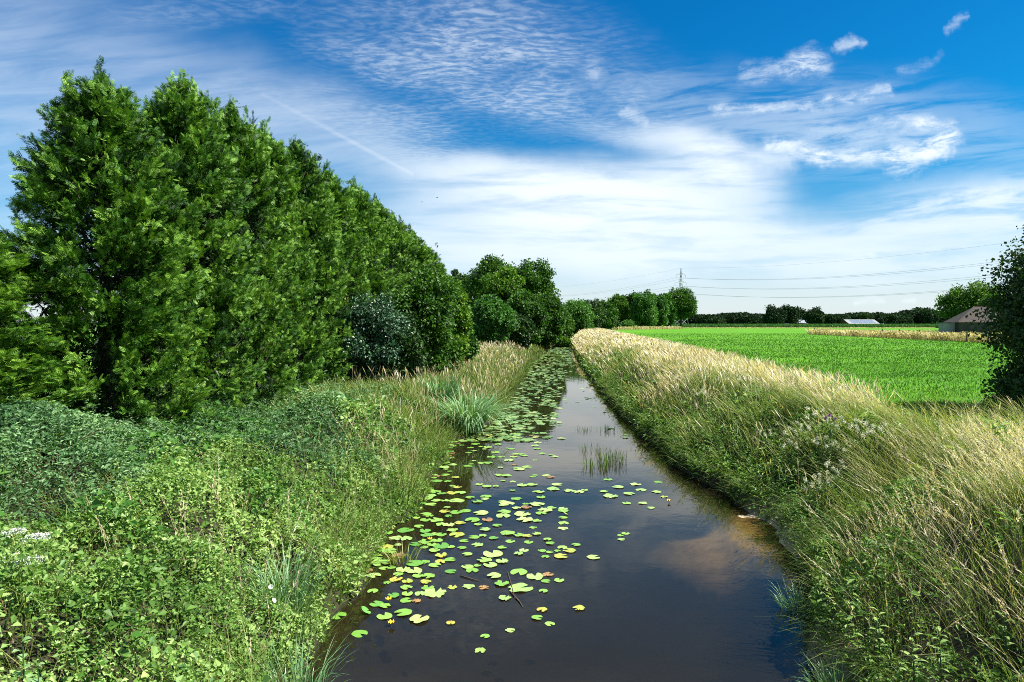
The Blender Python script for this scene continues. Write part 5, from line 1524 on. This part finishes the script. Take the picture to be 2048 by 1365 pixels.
# ------------------------------------------------------------------ flowering plants
def meadowsweet(X, Y, h, label, src=None):
    z = float(ground(X, Y))
    if src is not None: return copy_thing(src, (X, Y, z), rz=random.uniform(0, 6), scale=h, label=label)
    root = empty('meadowsweet', (X, Y, z), label, 'flower', 'meadowsweet on the right bank', scale=h)
    r_ = np.random.default_rng(3)
    st = MB()
    v = Veg()
    for k in range(6):
        a = k * 1.05; tip = Vector((.22 * math.cos(a) - .18, .22 * math.sin(a), .95 + .1 * (k % 3)))
        st.tube([(0, 0, 0), (tip.x * .4, tip.y * .4, .5), tip], [.007, .005, .003], 5)
        n = 110
        p = r_.normal(0, 1, (n, 3)) * np.array([.028, .028, .030]) + np.array(tip)
        L = r_.uniform(.012, .023, n)
        v.leaf(p, r_.normal(0, 1, (n, 3)), r_.normal(0, 1, (n, 3)), L, L, np.full(n, .5), 0.1)
    st.obj('stems', M['sedge'], root)
    v.obj('blossom', M['white_flower'], root)
    lv = Veg(); n = 60
    t = r_.uniform(.15, .8, n); a = r_.uniform(0, 6.28, n)
    lv.leaf(np.stack([-.1 * t + .05 * np.cos(a), .05 * np.sin(a), t], -1), np.stack([np.cos(a), np.sin(a), np.full(n, .25)], -1), np.tile([0, 0, 1.0], (n, 1)), np.full(n, .10), np.full(n, .045), np.full(n, .3))
    lv.obj('foliage', M['nettle'], root)
    return root
ms = [(1632, 848, 1.0), (1655, 862, .9), (1605, 870, .85), (1690, 872, .95), (1720, 882, .9), (1748, 876, .85), (1560, 878, .8), (1580, 905, .8), (1640, 905, .9), (1675, 915, .85), (1655, 950, .85), (1600, 985, .8), (1628, 968, .8),
      (1390, 795, .8), (1480, 765, .8), (1520, 880, .7)]
wheres = ['at the head of the white drift on the right bank', 'just below the head of the white drift', 'left of the head of the white drift', 'beside the purple thistle', 'right of the purple thistle', 'farthest right of the white drift',
          'small, at the left margin of the drift above the slope', 'small, on the slope below the left margin', 'in the middle of the white drift', 'in the middle right of the white drift', 'in the lower part of the white drift',
          'lowest of the white drift, near the sandy shore', 'second lowest of the white drift', 'far one alone on the upper slope', 'far one alone by the straw strip', 'small one alone on the mid slope']
src = None
for (px, py, h), wh in zip(ms, wheres):
    h *= 0.85
    X, Y = on_ground(px, py, 0.95 * h)
    o = meadowsweet(X + .15, Y, h, 'cream meadowsweet plant ' + wh, src)
    src = src or o

# purple thistle
X, Y = on_ground(1667, 847, 1.1)
th = empty('thistle', (X, Y, float(ground(X, Y))), 'purple-flowered thistle standing among the meadowsweet', 'flower')
MB().tube([(0, 0, 0), (-.03, 0, .6), (-.06, 0, 1.2)], [.012, .009, .006], 6).tube([(-.03, 0, .7), (.06, .02, 1.12)], [.006, .004], 5).tube([(-.03, 0, .8), (-.14, .02, 1.14)], [.006, .004], 5).obj('stem', M['sedge'], th)
r3 = np.random.default_rng(8)
for hx, hz in ((-.06, 1.22), (.06, 1.14), (-.14, 1.16)):
    v = Veg(); n = 60; d = unit(r3.normal(0, 1, (n, 3)) + np.array([0, 0, .9]))
    v.leaf(np.tile([hx, 0.01, hz], (n, 1)), d, r3.normal(0, 1, (n, 3)), np.full(n, .05), np.full(n, .010), np.full(n, .5)); v.obj('flower_head', M['purple_flower'], th)
v = Veg(); n = 16; a = r3.uniform(0, 6.28, n); t = r3.uniform(.1, .95, n)
v.leaf(np.stack([-.04 * t, 0 * t, t], -1), np.stack([np.cos(a), np.sin(a), .4 + 0 * a], -1), np.tile([0, 0, 1.0], (n, 1)), np.full(n, .15), np.full(n, .03), np.full(n, .4)); v.obj('foliage', M['nettle'], th)

# white umbels at the left edge
def umbel(X, Y, ztop, label, seed, lean=.25):
    z = float(ground(X, Y)); h = ztop - z
    root = empty('umbel_flower', (X, Y, z), label, 'flower', 'white umbels at the left')
    MB().tube([(0, 0, 0), (lean * .4, 0, h * .5), (lean, 0, h * .93)], [.010, .008, .005], 6).obj('stem', M['sedge'], root)
    r_ = np.random.default_rng(seed); v = Veg(); sp_ = MB()
    for k in range(16):
        a = k * 2.4; rr = .13 * math.sqrt((k + .5) / 16)
        c = np.array([lean + rr * math.cos(a), rr * math.sin(a), h - rr * .25])
        sp_.tube([(lean, 0, h * .93), tuple(c)], .002, 4)
        n = 30
        L = r_.uniform(.010, .015, n)
        v.leaf(c + r_.normal(0, 1, (n, 3)) * np.array([.018, .018, .006]), r_.normal(0, 1, (n, 3)) * np.array([1, 1, .3]), r_.normal(0, .3, (n, 3)) + np.array([0, 0, 1.0]), L, L, np.full(n, .5), 0)
    sp_.obj('umbel_rays', M['sedge'], root); v.obj('blossom', M['pure_flower'], root)
for i, (px, py, Y, lab) in enumerate(((14, 1112, 6.6, 'white umbel at the very left edge, lowest of the three'), (50, 1118, 6.5, 'white umbel right of the lowest one at the left edge'), (66, 1072, 6.9, 'white umbel, uppermost of the three at the left edge'), (18, 1062, 7.2, 'white umbel partly cut off above the lowest at the left edge'))):
    zt = CAM_H - (py - HOR) / F * Y
    umbel(AX(px, Y) - .25, Y, zt, lab, i)

# broad-leaved plants, bottom right and bottom left
def broadleaf_plant(X, Y, h, n, L, W, mat, label, seed, name='dock_plant', tint=.8):
    z = float(ground(X, Y))
    root = empty(name, (X, Y, z), label, 'plant')
    r_ = np.random.default_rng(seed)
    MB().tube([(0, 0, 0), (0.02, 0, h * .5), (0, 0.02, h)], [.010, .008, .004], 6).obj('stem', M['sedge'], root)
    a = np.arange(n) * 2.4 + r_.normal(0, .2, n); t = np.linspace(.45, 1.0, n)
    d = np.stack([np.cos(a), np.sin(a), .35 + .5 * t], -1)
    for k in range(n):
        mb = MB(); dd = Vector(d[k]).normalized(); sd = dd.cross(Vector((0, 0, 1))).normalized(); up = sd.cross(dd)
        ln = L * (1.15 - .45 * t[k]) * r_.uniform(.85, 1.15); ww = W * ln / L
        vs = []
        for j, (tt, pw) in enumerate(((0, .05), (.18, .55), (.4, 1), (.65, .85), (.85, .45), (1, .03))):
            c = Vector((0, 0, h * t[k])) + dd * ln * tt - Vector((0, 0, 1)) * ln * .45 * tt ** 2
            vs += [c - sd * ww * pw / 2 + up * ww * pw * .12, c, c + sd * ww * pw / 2 + up * ww * pw * .12]
        fs = []
        for j in range(5):
            b = 3 * j; fs += [(b, b + 1, b + 4, b + 3), (b + 1, b + 2, b + 5, b + 4)]
        me = raw_mesh('leaf', np.array([tuple(p) for p in vs]), [i for f in fs for i in f], 4, M[mat], tint=np.full(len(vs), tint + r_.normal(0, .08)), smooth=True)
        link('leaf', me, root)
    return root
for i, (px, py, h, n, lab) in enumerate(((1835, 1285, .75, 14, 'bright broad-leaved plant low in the dry grass at the bottom right'), (1890, 1275, .8, 12, 'bright broad-leaved plant right of the lower one at the bottom right'),
                                         (1765, 1232, .7, 10, 'bright broad-leaved plant nearest the water at the bottom right'), (2020, 1235, .6, 8, 'yellowish broad-leaved plant at the bottom right edge'))):
    X, Y = on_ground(px, py, h)
    broadleaf_plant(X, Y, h, n, .17, .05, 'bindweed', lab, 60 + i)
for i, (px, py, lab) in enumerate(((30, 1300, 'pale-leaved maple seedling in the bottom left corner, upper one'), (60, 1350, 'pale-leaved maple seedling in the bottom left corner, lower one'))):
    X, Y = on_ground(px, py, 1.0)
    broadleaf_plant(X, Y, 1.0, 9, .13, .10, 'nettle', lab, 80 + i, 'maple_seedling', .95)

# bindweed trumpets
for i, (px, py, lab) in enumerate(((537, 1183, 'white bindweed trumpet highest of the three near the grass tuft'), (543, 1208, 'white bindweed trumpet in the middle of the three near the grass tuft'), (492, 1240, 'white bindweed trumpet lowest of the three near the grass tuft'), (858, 993, 'white bloom at the left water edge above the lily drift'))):
    hz = float(hummock(*[np.array(q_) for q_ in on_ground(px, py, .7)])) * .9 + .1 if px < 800 else .35
    X, Y = on_ground(px, py, hz)
    zt = float(ground(X, Y)) + hz
    root = empty('bindweed_flower', (X, Y, zt), lab, 'flower', 'white bindweed flowers'); root.rotation_euler = (R(50), R(20), i); root.scale = (.75, .75, .75)
    mb = MB(); nn = 16; vs = []
    for rr, zz in ((.004, -.05), (.010, -.02), (.025, 0), (.04, .008)):
        for k in range(nn): vs.append((rr * math.cos(2 * PI * k / nn), rr * math.sin(2 * PI * k / nn), zz))
    fs = [(j * nn + k, j * nn + (k + 1) % nn, (j + 1) * nn + (k + 1) % nn, (j + 1) * nn + k) for j in range(3) for k in range(nn)]
    mb.add(vs, fs); mb.obj('petals', M['pure_flower'], root, True)
    MB().tube([(0, 0, -.25), (0, 0, -.05)], .003, 5).obj('stem', M['sedge'], root)

# twigs and drifting debris
TW = [((1020, 1190), (1040, 1212), (1046, 1222), .012, 'dark sunken branch slanting below the very large lily pad'), ((920, 1158), (945, 1165), (958, 1168), .010, 'thin floating twig left of mid-stream'),
      ((1015, 1150), (1025, 1185), (1030, 1205), .008, 'thin bent twig running down from the very large lily pad')]
for a, b, c, r0, lab in TW:
    pts = [(*px_w(*p), 0.012) for p in (a, b, c)]
    o = MB().tube(pts, [r0, r0 * .8, r0 * .4], 6).obj('twig', M['twig'], None, True); setp(o, lab, 'twig', 'twigs in the water')
